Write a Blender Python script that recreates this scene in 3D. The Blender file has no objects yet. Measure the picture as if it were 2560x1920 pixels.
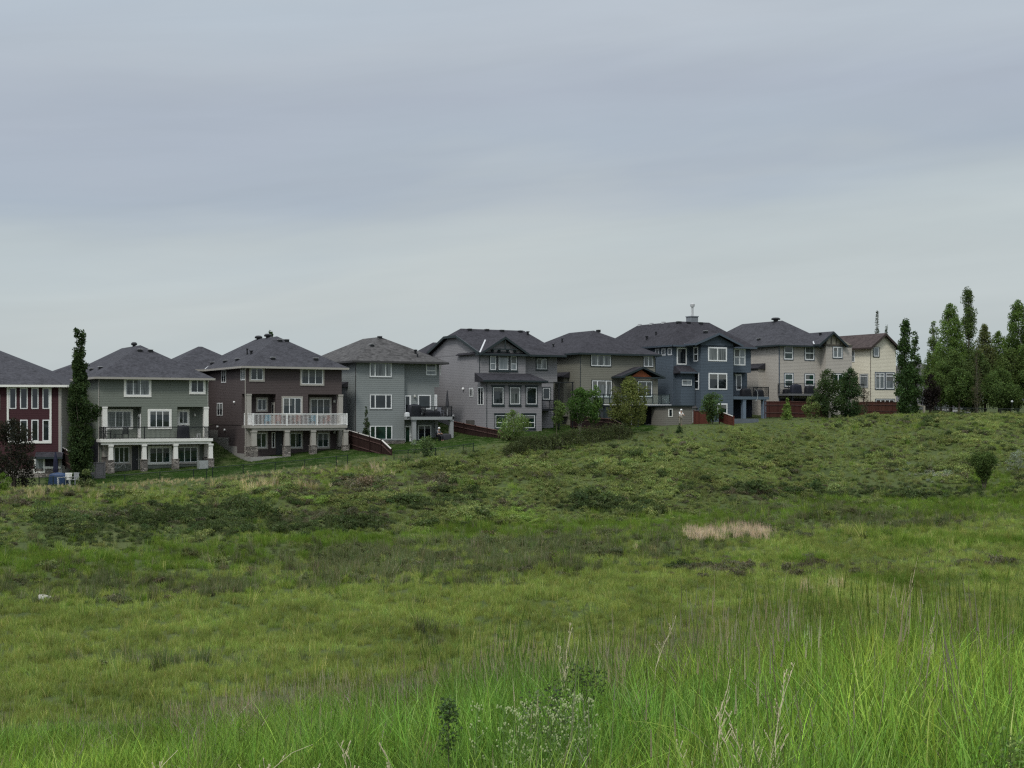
import bpy, math, random
import numpy as np
from math import radians as R, sin, cos

# ------------------------------------------------------------------ camera, world, light, exposure
SC = bpy.context.scene
F, HOR = 3413.0, 1035.0          # focal length and horizon row of the 2560 x 1920 photograph
cam_d = bpy.data.cameras.new('camera'); cam_d.lens = 48.0; cam_d.sensor_width = 36.0
cam_d.shift_y = (HOR - 960.0) / 2560.0; cam_d.clip_start = 0.1; cam_d.clip_end = 6000.0
cam = bpy.data.objects.new('camera', cam_d); SC.collection.objects.link(cam)
cam.location = (0, 0, 0); cam.rotation_euler = (R(90), 0, 0); SC.camera = cam

SUN_EL, SUN_AZ = R(52), R(200)   # azimuth clockwise from +Y
world = bpy.data.worlds.new('World'); SC.world = world; world.use_nodes = True
def build_world():
    nt = world.node_tree; N = nt.nodes; L = nt.links; N.clear()
    out = N.new('ShaderNodeOutputWorld'); bg1 = N.new('ShaderNodeBackground'); bg2 = N.new('ShaderNodeBackground')
    mix = N.new('ShaderNodeMixShader')
    sky = N.new('ShaderNodeTexSky'); sky.sky_type = 'NISHITA'; sky.sun_disc = False
    sky.sun_elevation = SUN_EL; sky.sun_rotation = SUN_AZ; sky.air_density = 1.0; sky.dust_density = 2.0
    bg1.inputs['Strength'].default_value = 0.1; L.new(sky.outputs[0], bg1.inputs[0])
    tc = N.new('ShaderNodeTexCoord'); sep = N.new('ShaderNodeSeparateXYZ'); L.new(tc.outputs['Generated'], sep.inputs[0])
    # overcast deck laid out by compass angle and height: long soft bands that climb to the right
    def M(op, a, b=None, c=None):
        n = N.new('ShaderNodeMath'); n.operation = op
        for k, v in enumerate((a, b, c)):
            if v is None: continue
            if isinstance(v, (int, float)): n.inputs[k].default_value = v
            else: L.new(v, n.inputs[k])
        return n.outputs[0]
    az = M('ARCTAN2', sep.outputs['X'], sep.outputs['Y']); el = M('ARCSINE', sep.outputs['Z'])
    def band_noise(kx, kz, ox, scale, det, rough=.5, dist=.4):
        cb = N.new('ShaderNodeCombineXYZ'); L.new(M('MULTIPLY_ADD', az, kx, ox), cb.inputs[0]); L.new(M('MULTIPLY', M('MULTIPLY_ADD', az, -.09, el), kz), cb.inputs[1])
        n = N.new('ShaderNodeTexNoise'); n.inputs['Scale'].default_value = scale; n.inputs['Detail'].default_value = det; n.inputs['Roughness'].default_value = rough; n.inputs['Distortion'].default_value = dist
        L.new(cb.outputs[0], n.inputs['Vector']); return n.outputs['Fac']
    n1 = band_noise(1.6, 9., 3.1, 1.3, 4); n3 = band_noise(2.6, 22., 7.7, 1.2, 5, .55)
    h0 = M('MULTIPLY_ADD', az, -.05, el); h1 = M('MULTIPLY_ADD', M('SUBTRACT', n1, .5), .16, h0)
    hr = N.new('ShaderNodeValToRGB'); cr = hr.color_ramp; L.new(h1, hr.inputs[0])
    cr.elements[0].position = 0.0; cr.elements[0].color = (0.47, 0.545, 0.57, 1)
    cr.elements[1].position = 1.0; cr.elements[1].color = (1.6, 1.7, 1.8, 1)
    for p, c in ((0.05, (0.505, 0.562, 0.575)), (0.10, (0.545, 0.60, 0.606)), (0.135, (0.505, 0.56, 0.58)), (0.175, (0.425, 0.487, 0.555)), (0.215, (0.435, 0.487, 0.56)), (0.26, (0.485, 0.54, 0.60)), (0.31, (0.50, 0.56, 0.615)), (0.45, (0.75, 0.82, 0.9))):
        e = cr.elements.new(p); e.color = (*c, 1)
    mr = N.new('ShaderNodeMapRange'); mr.inputs['From Min'].default_value = 0.3; mr.inputs['From Max'].default_value = 0.7
    mr.inputs['To Min'].default_value = 0.955; mr.inputs['To Max'].default_value = 1.035; L.new(n3, mr.inputs[0])
    vm = N.new('ShaderNodeVectorMath'); vm.operation = 'SCALE'; L.new(hr.outputs[0], vm.inputs[0]); L.new(mr.outputs[0], vm.inputs['Scale'])
    tr = N.new('ShaderNodeValToRGB'); tr.color_ramp.elements[0].position = .36; tr.color_ramp.elements[0].color = (.965, .98, 1.0, 1); tr.color_ramp.elements[1].position = .64; tr.color_ramp.elements[1].color = (1.02, 1.005, 1.0, 1)
    L.new(band_noise(1.2, 6., 11., 1.5, 3), tr.inputs[0]); vt = N.new('ShaderNodeVectorMath'); vt.operation = 'MULTIPLY'; L.new(vm.outputs[0], vt.inputs[0]); L.new(tr.outputs[0], vt.inputs[1])
    L.new(vt.outputs[0], bg2.inputs[0]); bg2.inputs['Strength'].default_value = 1.0
    mix.inputs[0].default_value = 0.94
    L.new(bg1.outputs[0], mix.inputs[1]); L.new(bg2.outputs[0], mix.inputs[2]); L.new(mix.outputs[0], out.inputs[0])
build_world()
sl = bpy.data.lights.new('sun', 'SUN'); sl.energy = 1.5; sl.angle = R(10); sl.color = (1.0, 0.97, 0.92)
sun = bpy.data.objects.new('sun', sl); SC.collection.objects.link(sun)
sun.rotation_euler = (R(90) - SUN_EL, 0, math.pi - SUN_AZ)
SC.view_settings.view_transform = 'Standard'; SC.view_settings.look = 'None'; SC.view_settings.gamma = 1.0
SC.view_settings.exposure = 0.0
SC.cycles.max_bounces = 6; SC.cycles.diffuse_bounces = 3; SC.cycles.transparent_max_bounces = 4
SC.cycles.use_denoising = False; SC.cycles.filter_width = 1.3; SC.cycles.sample_clamp_indirect = 3

# ------------------------------------------------------------------ helpers
rng = np.random.default_rng(7); random.seed(7)
def link(o): SC.collection.objects.link(o); return o
def tag(o, label=None, cat=None, group=None, kind=None):
    if label: o['label'] = label
    if cat: o['category'] = cat
    if group: o['group'] = group
    if kind: o['kind'] = kind
    return o
def empty(name, loc=(0, 0, 0), rz=0, **k):
    o = bpy.data.objects.new(name, None); o.location = loc; o.rotation_euler = (0, 0, rz); o.empty_display_size = 0.2
    link(o); tag(o, **k); return o
def G(x, y, Y):
    """point at photograph pixel (x, y) at distance Y"""
    return ((x - 1280) / F * Y, Y, (HOR - y) / F * Y)

class MB:
    def __init__(s): s.v = []; s.f = []
    def add(s, v, f):
        n = len(s.v); s.v += [tuple(p) for p in v]; s.f += [tuple(i + n for i in q) for q in f]; return s
    def box(s, x0, x1, y0, y1, z0, z1):
        x0, x1 = min(x0, x1), max(x0, x1); y0, y1 = min(y0, y1), max(y0, y1); z0, z1 = min(z0, z1), max(z0, z1)
        return s.add([(x0, y0, z0), (x1, y0, z0), (x1, y1, z0), (x0, y1, z0), (x0, y0, z1), (x1, y0, z1), (x1, y1, z1), (x0, y1, z1)],
                     [(0, 3, 2, 1), (4, 5, 6, 7), (0, 1, 5, 4), (1, 2, 6, 5), (2, 3, 7, 6), (3, 0, 4, 7)])
    def beam(s, p, q, w, h):
        p = np.array(p, float); q = np.array(q, float); t = q - p; t /= np.linalg.norm(t)
        up = np.array((0, 0, 1.)) if abs(t[2]) < .95 else np.array((0, 1., 0))
        a = np.cross(t, up); a /= np.linalg.norm(a); b = np.cross(a, t)
        V = [e + a * i * w / 2 + b * j * h / 2 for e in (p, q) for i, j in ((-1, -1), (1, -1), (1, 1), (-1, 1))]
        return s.add(V, [(0, 1, 2, 3), (7, 6, 5, 4), (0, 4, 5, 1), (1, 5, 6, 2), (2, 6, 7, 3), (3, 7, 4, 0)])
    def tube(s, pts, rad, n=6, cap=True):
        pts = [np.array(p, float) for p in pts]; base = len(s.v)
        if not hasattr(rad, '__len__'): rad = [rad] * len(pts)
        for i, p in enumerate(pts):
            t = pts[min(i + 1, len(pts) - 1)] - pts[max(i - 1, 0)]; t /= (np.linalg.norm(t) + 1e-9)
            up = np.array((0, 0, 1.)) if abs(t[2]) < .9 else np.array((1., 0, 0))
            a = np.cross(t, up); a /= np.linalg.norm(a); b = np.cross(t, a)
            for k in range(n):
                w = 2 * math.pi * k / n; s.v.append(tuple(p + rad[i] * (cos(w) * a + sin(w) * b)))
        for i in range(len(pts) - 1):
            for k in range(n):
                a0 = base + i * n + k; a1 = base + i * n + (k + 1) % n
                s.f.append((a0, a1, a1 + n, a0 + n))
        if cap:
            s.f.append(tuple(base + k for k in range(n))[::-1]); s.f.append(tuple(base + (len(pts) - 1) * n + k for k in range(n)))
        return s
    def ring(s, x0, x1, z0, z1, w, y0, y1, wb=None):
        """rectangular frame in the xz plane"""
        wb = w if wb is None else wb
        s.box(x0, x1, y0, y1, z1 - w, z1); s.box(x0, x1, y0, y1, z0, z0 + wb)
        s.box(x0, x0 + w, y0, y1, z0 + wb, z1 - w); s.box(x1 - w, x1, y0, y1, z0 + wb, z1 - w); return s
    def lathe(s, prof, n=10, c=(0, 0, 0)):
        base = len(s.v)
        for r, z in prof:
            for k in range(n):
                w = 2 * math.pi * k / n; s.v.append((c[0] + r * cos(w), c[1] + r * sin(w), c[2] + z))
        for i in range(len(prof) - 1):
            for k in range(n):
                a0 = base + i * n + k; a1 = base + i * n + (k + 1) % n; s.f.append((a0, a1, a1 + n, a0 + n))
        s.f.append(tuple(base + k for k in range(n))[::-1]); s.f.append(tuple(base + (len(prof) - 1) * n + k for k in range(n)))
        return s
    def build(s, name, mat, parent=None, smooth=False):
        me = bpy.data.meshes.new(name); me.from_pydata(s.v, [], s.f); me.update()
        if smooth: me.shade_smooth()
        o = bpy.data.objects.new(name, me); me.materials.append(mat); link(o)
        if parent is not None: o.parent = parent
        return o

# ------------------------------------------------------------------ materials
MC = {}
def mat(name, build):
    if name in MC: return MC[name]
    m = bpy.data.materials.new(name); m.use_nodes = True; nt = m.node_tree
    b = nt.nodes['Principled BSDF']; build(nt, nt.nodes, nt.links, b); MC[name] = m; return m
def coord(N, L, kind='Object', sc=(1, 1, 1)):
    tc = N.new('ShaderNodeTexCoord'); mp = N.new('ShaderNodeMapping'); mp.inputs['Scale'].default_value = sc
    L.new(tc.outputs[kind], mp.inputs[0]); return mp.outputs[0]
def noise(N, L, v, scale, detail=3, rough=.5):
    n = N.new('ShaderNodeTexNoise'); n.inputs['Scale'].default_value = scale; n.inputs['Detail'].default_value = detail
    n.inputs['Roughness'].default_value = rough; L.new(v, n.inputs['Vector']); return n.outputs['Fac']
def ramp(N, L, fac, stops):
    r = N.new('ShaderNodeValToRGB'); c = r.color_ramp
    c.elements[0].position, c.elements[0].color = stops[0][0], (*stops[0][1], 1)
    c.elements[1].position, c.elements[1].color = stops[-1][0], (*stops[-1][1], 1)
    for p, k in stops[1:-1]:
        e = c.elements.new(p); e.color = (*k, 1)
    L.new(fac, r.inputs[0]); return r.outputs[0]
def bump(N, L, b, h, strength, dist):
    n = N.new('ShaderNodeBump'); n.inputs['Strength'].default_value = strength; n.inputs['Distance'].default_value = dist
    L.new(h, n.inputs['Height']); L.new(n.outputs[0], b.inputs['Normal'])
def mul(c, k): return tuple(min(1, x * k) for x in c)

def siding(name, c, lap=.15, amt=1.):
    def f(nt, N, L, b):
        v = coord(N, L); n = noise(N, L, v, .6, 4, .6)
        L.new(ramp(N, L, n, [(.25, mul(c, .93)), (.75, mul(c, 1.06))]), b.inputs['Base Color'])
        b.inputs['Roughness'].default_value = .7; b.inputs['Specular IOR Level'].default_value = .18
        s = N.new('ShaderNodeSeparateXYZ'); L.new(v, s.inputs[0])
        d = N.new('ShaderNodeMath'); d.operation = 'DIVIDE'; d.inputs[1].default_value = lap; L.new(s.outputs['Z'], d.inputs[0])
        fr = N.new('ShaderNodeMath'); fr.operation = 'FRACT'; L.new(d.outputs[0], fr.inputs[0])
        inv = N.new('ShaderNodeMath'); inv.operation = 'SUBTRACT'; inv.inputs[0].default_value = 1; L.new(fr.outputs[0], inv.inputs[1])
        bump(N, L, b, inv.outputs[0], amt, .045)
    return mat(name, f)
def paint(name, c, rough=.5, var=.05, scale=2.5):
    def f(nt, N, L, b):
        n = noise(N, L, coord(N, L), scale, 4, .6)
        L.new(ramp(N, L, n, [(.3, mul(c, 1 - var)), (.7, mul(c, 1 + var))]), b.inputs['Base Color'])
        b.inputs['Roughness'].default_value = rough; b.inputs['Specular IOR Level'].default_value = .3
    return mat(name, f)
def shingle(name, c, contrast=.35, scale=7.):
    def f(nt, N, L, b):
        v = coord(N, L, 'Object', (1, 1, 1.6)); vo = N.new('ShaderNodeTexVoronoi'); vo.inputs['Scale'].default_value = scale; L.new(v, vo.inputs['Vector'])
        n = noise(N, L, v, 1.3, 4, .65); mx = N.new('ShaderNodeMath'); mx.operation = 'MULTIPLY_ADD'; mx.inputs[1].default_value = .35
        sp = N.new('ShaderNodeSeparateColor'); L.new(vo.outputs['Color'], sp.inputs[0]); L.new(sp.outputs[0], mx.inputs[0])
        h = N.new('ShaderNodeMath'); h.operation = 'MULTIPLY'; h.inputs[1].default_value = .8; L.new(n, h.inputs[0]); L.new(h.outputs[0], mx.inputs[2])
        L.new(ramp(N, L, mx.outputs[0], [(.2, mul(c, 1 - contrast)), (.8, mul(c, 1 + contrast))]), b.inputs['Base Color'])
        b.inputs['Roughness'].default_value = .9; b.inputs['Specular IOR Level'].default_value = .1
        s = N.new('ShaderNodeSeparateXYZ'); L.new(v, s.inputs[0]); d = N.new('ShaderNodeMath'); d.operation = 'MULTIPLY'; d.inputs[1].default_value = 4.2
        L.new(s.outputs['Z'], d.inputs[0]); fr = N.new('ShaderNodeMath'); fr.operation = 'FRACT'; L.new(d.outputs[0], fr.inputs[0])
        bump(N, L, b, fr.outputs[0], .35, .03)
    return mat(name, f)
def glass(name, c=(.008, .011, .013), rough=.03, blind=None):
    def f(nt, N, L, b):
        v = coord(N, L); n = noise(N, L, v, 1.1, 2)
        if blind:
            s = N.new('ShaderNodeSeparateXYZ'); L.new(v, s.inputs[0])
            nn = noise(N, L, coord(N, L, 'Object', (5, 5, .25)), 1.4, 2)
            L.new(ramp(N, L, nn, [(.35, c), (.6, blind)]), b.inputs['Base Color'])
        else:
            L.new(ramp(N, L, n, [(.35, mul(c, .6)), (.7, mul(c, 2.2))]), b.inputs['Base Color'])
        b.inputs['Roughness'].default_value = rough; b.inputs['Specular IOR Level'].default_value = .8
        n2 = noise(N, L, v, .8, 1); bump(N, L, b, n2, .12, .05)
    return mat(name, f)
def stone(name, c=(.2, .18, .16)):
    def f(nt, N, L, b):
        v = coord(N, L, 'Object', (1, 1, 2.0)); vo = N.new('ShaderNodeTexVoronoi'); vo.inputs['Scale'].default_value = 3.6; L.new(v, vo.inputs['Vector'])
        sp = N.new('ShaderNodeSeparateColor'); L.new(vo.outputs['Color'], sp.inputs[0])
        L.new(ramp(N, L, sp.outputs[0], [(0, mul(c, .45)), (.5, c), (1, mul(c, 1.7))]), b.inputs['Base Color'])
        b.inputs['Roughness'].default_value = .9
        v2 = N.new('ShaderNodeTexVoronoi'); v2.feature = 'DISTANCE_TO_EDGE'; v2.inputs['Scale'].default_value = 3.6; L.new(v, v2.inputs['Vector'])
        mn = N.new('ShaderNodeMath'); mn.operation = 'MINIMUM'; mn.inputs[1].default_value = .12; L.new(v2.outputs['Distance'], mn.inputs[0])
        bump(N, L, b, mn.outputs[0], 1., .5)
    return mat(name, f)
def boards(name, c, axis='X', w=.14):
    def f(nt, N, L, b):
        v = coord(N, L); s = N.new('ShaderNodeSeparateXYZ'); L.new(v, s.inputs[0])
        d = N.new('ShaderNodeMath'); d.operation = 'DIVIDE'; d.inputs[1].default_value = w; L.new(s.outputs[axis], d.inputs[0])
        fl = N.new('ShaderNodeMath'); fl.operation = 'FLOOR'; L.new(d.outputs[0], fl.inputs[0])
        wn = N.new('ShaderNodeTexWhiteNoise'); wn.noise_dimensions = '1D'; L.new(fl.outputs[0], wn.inputs['W'])
        n = noise(N, L, coord(N, L, 'Object', (6, 6, .6)), 2., 4)
        a = N.new('ShaderNodeMath'); a.operation = 'ADD'; L.new(wn.outputs['Value'], a.inputs[0]); L.new(n, a.inputs[1])
        L.new(ramp(N, L, a.outputs[0], [(.3, mul(c, .65)), (1., c), (1.0, mul(c, 1.0))] if False else [(.2, mul(c, .6)), (1., mul(c, 1.3))]), b.inputs['Base Color'])
        b.inputs['Roughness'].default_value = .85; b.inputs['Specular IOR Level'].default_value = .12
        fr = N.new('ShaderNodeMath'); fr.operation = 'FRACT'; L.new(d.outputs[0], fr.inputs[0])
        pp = N.new('ShaderNodeMath'); pp.operation = 'PINGPONG'; pp.inputs[1].default_value = .5; L.new(fr.outputs[0], pp.inputs[0])
        mn = N.new('ShaderNodeMath'); mn.operation = 'MINIMUM'; mn.inputs[1].default_value = .08; L.new(pp.outputs[0], mn.inputs[0])
        bump(N, L, b, mn.outputs[0], 1., .15)
    return mat(name, f)
def bark(name, c): return paint(name, c, .9, .35, 9.)
def veg_mat(name, base=None, trans=.35, inst=True, rough=.55, gloss=.0):
    """leaf or blade material; colour from the species attribute, varied leaf by leaf"""
    if name in MC: return MC[name]
    m = bpy.data.materials.new(name); m.use_nodes = True; nt = m.node_tree; N = nt.nodes; L = nt.links; N.clear()
    out = N.new('ShaderNodeOutputMaterial'); tone = N.new('ShaderNodeAttribute'); tone.attribute_name = 'tone'
    if inst:
        a = N.new('ShaderNodeAttribute'); a.attribute_type = 'INSTANCER'; a.attribute_name = 'col'; col = a.outputs['Color']
    else:
        rgb = N.new('ShaderNodeRGB'); rgb.outputs[0].default_value = (*base, 1); col = rgb.outputs[0]
    sc = N.new('ShaderNodeVectorMath'); sc.operation = 'MULTIPLY'; L.new(col, sc.inputs[0]); L.new(tone.outputs['Color'], sc.inputs[1])
    d = N.new('ShaderNodeBsdfDiffuse'); t = N.new('ShaderNodeBsdfTranslucent'); mx = N.new('ShaderNodeMixShader')
    L.new(sc.outputs[0], d.inputs[0])
    wt = N.new('ShaderNodeVectorMath'); wt.operation = 'MULTIPLY'; wt.inputs[1].default_value = (1.15, 1.25, .7); L.new(sc.outputs[0], wt.inputs[0])
    L.new(wt.outputs[0], t.inputs[0]); mx.inputs[0].default_value = trans; L.new(d.outputs[0], mx.inputs[1]); L.new(t.outputs[0], mx.inputs[2])
    if gloss > 0:
        g = N.new('ShaderNodeBsdfGlossy'); g.inputs['Roughness'].default_value = rough; g.inputs['Color'].default_value = (.8, .85, .8, 1)
        m2 = N.new('ShaderNodeMixShader'); m2.inputs[0].default_value = gloss; L.new(mx.outputs[0], m2.inputs[1]); L.new(g.outputs[0], m2.inputs[2]); L.new(m2.outputs[0], out.inputs[0])
    else: L.new(mx.outputs[0], out.inputs[0])
    MC[name] = m; return m

# ------------------------------------------------------------------ numeric noise and terrain
_lat = rng.random((256, 256))
def vnoise(x, y):
    xi = np.floor(x).astype(int); yi = np.floor(y).astype(int); fx = x - xi; fy = y - yi
    fx = fx * fx * (3 - 2 * fx); fy = fy * fy * (3 - 2 * fy)
    g = lambda a, b: _lat[a & 255, b & 255]
    return (g(xi, yi) * (1 - fx) + g(xi + 1, yi) * fx) * (1 - fy) + (g(xi, yi + 1) * (1 - fx) + g(xi + 1, yi + 1) * fx) * fy
def fbm(x, y, o=4, r=.5):
    s = 0; a = 1; t = 0
    for k in range(o): s = s + a * vnoise(x * 2**k + 17.3 * k, y * 2**k + 5.1 * k); t += a; a *= r
    return s / t - .5
#      photo x : [(distance, height) ...]
TER = [
 (-900, [(0, -1.75), (8, -2.7), (15, -3.9), (38, -9.2), (70, -9.6), (104, -6.3), (116, -6.1), (130, -5.0), (200, -3.5), (400, -2)]),
 (0,    [(0, -1.75), (8, -2.65), (15, -3.7), (38, -9.2), (71, -9.5), (104, -5.75), (116, -5.75), (130, -5.0), (200, -3), (400, -2)]),
 (250,  [(0, -1.75), (8, -2.6), (15, -3.6), (38, -9.2), (74, -9.4), (109, -5.65), (124, -5.35), (136, -2.8), (200, -2.2), (400, -2)]),
 (520,  [(0, -1.75), (8, -2.55), (15, -3.45), (38, -9.1), (78, -9.3), (113, -5.4), (128, -5.0), (140, -2.0), (200, -1.5), (400, -1)]),
 (700,  [(0, -1.75), (8, -2.5), (15, -3.35), (38, -9.1), (82, -9.2), (116, -4.75), (131, -4.05), (144, -1.4), (200, -1), (400, -1)]),
 (1000, [(0, -1.75), (8, -2.45), (15, -3.25), (38, -9.0), (92, -9.0), (124, -3.85), (138, -3.2), (152, -.4), (200, 0), (400, 0)]),
 (1250, [(0, -1.75), (8, -2.4), (15, -3.1), (38, -9.0), (101, -8.6), (129, -2.9), (142, -1.9), (158, .6), (200, .8), (400, 1)]),
 (1500, [(0, -1.75), (8, -2.35), (15, -3.0), (38, -9.0), (107, -8.4), (134, -2.1), (146, -1.8), (164, .6), (200, 1), (400, 1)]),
 (1750, [(0, -1.75), (8, -2.3), (15, -2.9), (38, -9.0), (113, -8.1), (141, -1.15), (154, -1.05), (172, 1.0), (210, 1.3), (400, 1.6)]),
 (2000, [(0, -1.75), (8, -2.25), (15, -2.85), (38, -9.0), (119, -7.9), (148, -.45), (160, -.5), (178, 1.3), (220, 1.5), (400, 2)]),
 (2250, [(0, -1.75), (8, -2.25), (15, -2.8), (38, -9.0), (121, -7.7), (150, -.15), (165, -.1), (182, .4), (220, 1.5), (400, 3)]),
 (2560, [(0, -1.75), (8, -2.25), (15, -2.8), (38, -9.0), (119, -7.4), (146, -.45), (160, -.4), (182, .2), (220, 1.6), (400, 4)]),
 (3500, [(0, -1.75), (8, -2.25), (15, -2.8), (38, -9.0), (115, -7.0), (142, -.2), (160, .1), (182, .5), (220, 1.6), (400, 4)])]
YK = np.concatenate([np.arange(0, 20, .5), np.arange(20, 230, 1.0), np.array([260, 300, 350, 400.])])
def _prof(pts):
    a = np.interp(YK, [p[0] for p in pts], [p[1] for p in pts]); b = a.copy()
    for i, y in enumerate(YK):
        w = min(1.2 if y < 12 else 3.5, y) if y < 99 else 3.0
        if y > 230 or w <= 0: continue
        q = np.linspace(y - w, y + w, 9); b[i] = np.interp(q, YK, a).mean()
    return b
TX = np.array([(t[0] - 1280) / F for t in TER]); TZ = np.array([_prof(t[1]) for t in TER])
def ground_z(X, Y):
    X = np.asarray(X, float); Y = np.asarray(Y, float); Yc = np.clip(Y, 0, 400)
    u = np.clip(X / np.maximum(Yc, 12.0), TX[0], TX[-1])
    j = np.clip(np.searchsorted(TX, u) - 1, 0, len(TX) - 2); w = (u - TX[j]) / (TX[j + 1] - TX[j]); w = w * w * (3 - 2 * w) * .5 + w * .5
    i = np.clip(np.searchsorted(YK, Yc) - 1, 0, len(YK) - 2); h = (Yc - YK[i]) / (YK[i + 1] - YK[i])
    za = TZ[j, i] * (1 - h) + TZ[j, i + 1] * h; zb = TZ[j + 1, i] * (1 - h) + TZ[j + 1, i + 1] * h
    z = za * (1 - w) + zb * w
    bank = np.clip((Yc - 30) / 20, 0, 1) * np.clip((128 + np.clip(X, -40, 40) * .5 - Yc) / 16, 0, 1)
    z = z + bank * (fbm(X * .11, Yc * .11) * 1.1 + fbm(X * .45 + 9, Yc * .45, 3) * .35)
    z = z + np.clip(1 - Yc / 30, 0, 1) * fbm(X * .5, Yc * .5) * .25
    return z
def gz(X, Y): return float(ground_z(np.array([X]), np.array([Y]))[0])
def to_px(X, Y, Z): return 1280 + F * X / Y, HOR - F * Z / Y
# ------------------------------------------------------------------ houses
M_TRIM_W = paint('trim white', (.72, .71, .66)); M_SASH = paint('sash white', (.74, .75, .74), .35)
M_TRIM_T = paint('trim taupe', (.34, .32, .285)); M_TRIM_D = paint('trim charcoal', (.022, .032, .035))
M_TRIM_B = paint('trim blue grey', (.075, .095, .12)); M_BLACK = paint('black metal', (.012, .013, .015), .4)
M_GREYTRIM = paint('grey trim', (.30, .31, .31)); M_WHITE = paint('white vinyl', (.78, .78, .76), .35)
M_CONC = paint('concrete', (.27, .26, .24), .9, .12, 1.2); M_METAL = paint('galvanised metal', (.45, .46, .46), .35)
M_DARKIN = paint('near black panel', (.02, .02, .022), .8)
M_GL = glass('window glass'); M_GLG = glass('window glass green', (.008, .022, .017)); M_GLB = glass('glass with pale curtains', (.03, .035, .035), .08, (.16, .175, .17))
M_GLC = glass('glass with grey blinds', (.10, .12, .125), .1, (.20, .22, .23)); M_DOORD = paint('dark door', (.035, .037, .04))
M_BLIND = paint('window blind', (.13, .135, .13), .5, .1); M_STONE = stone('stone veneer'); M_GRILLE = paint('window grille', (.045, .06, .055))

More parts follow.
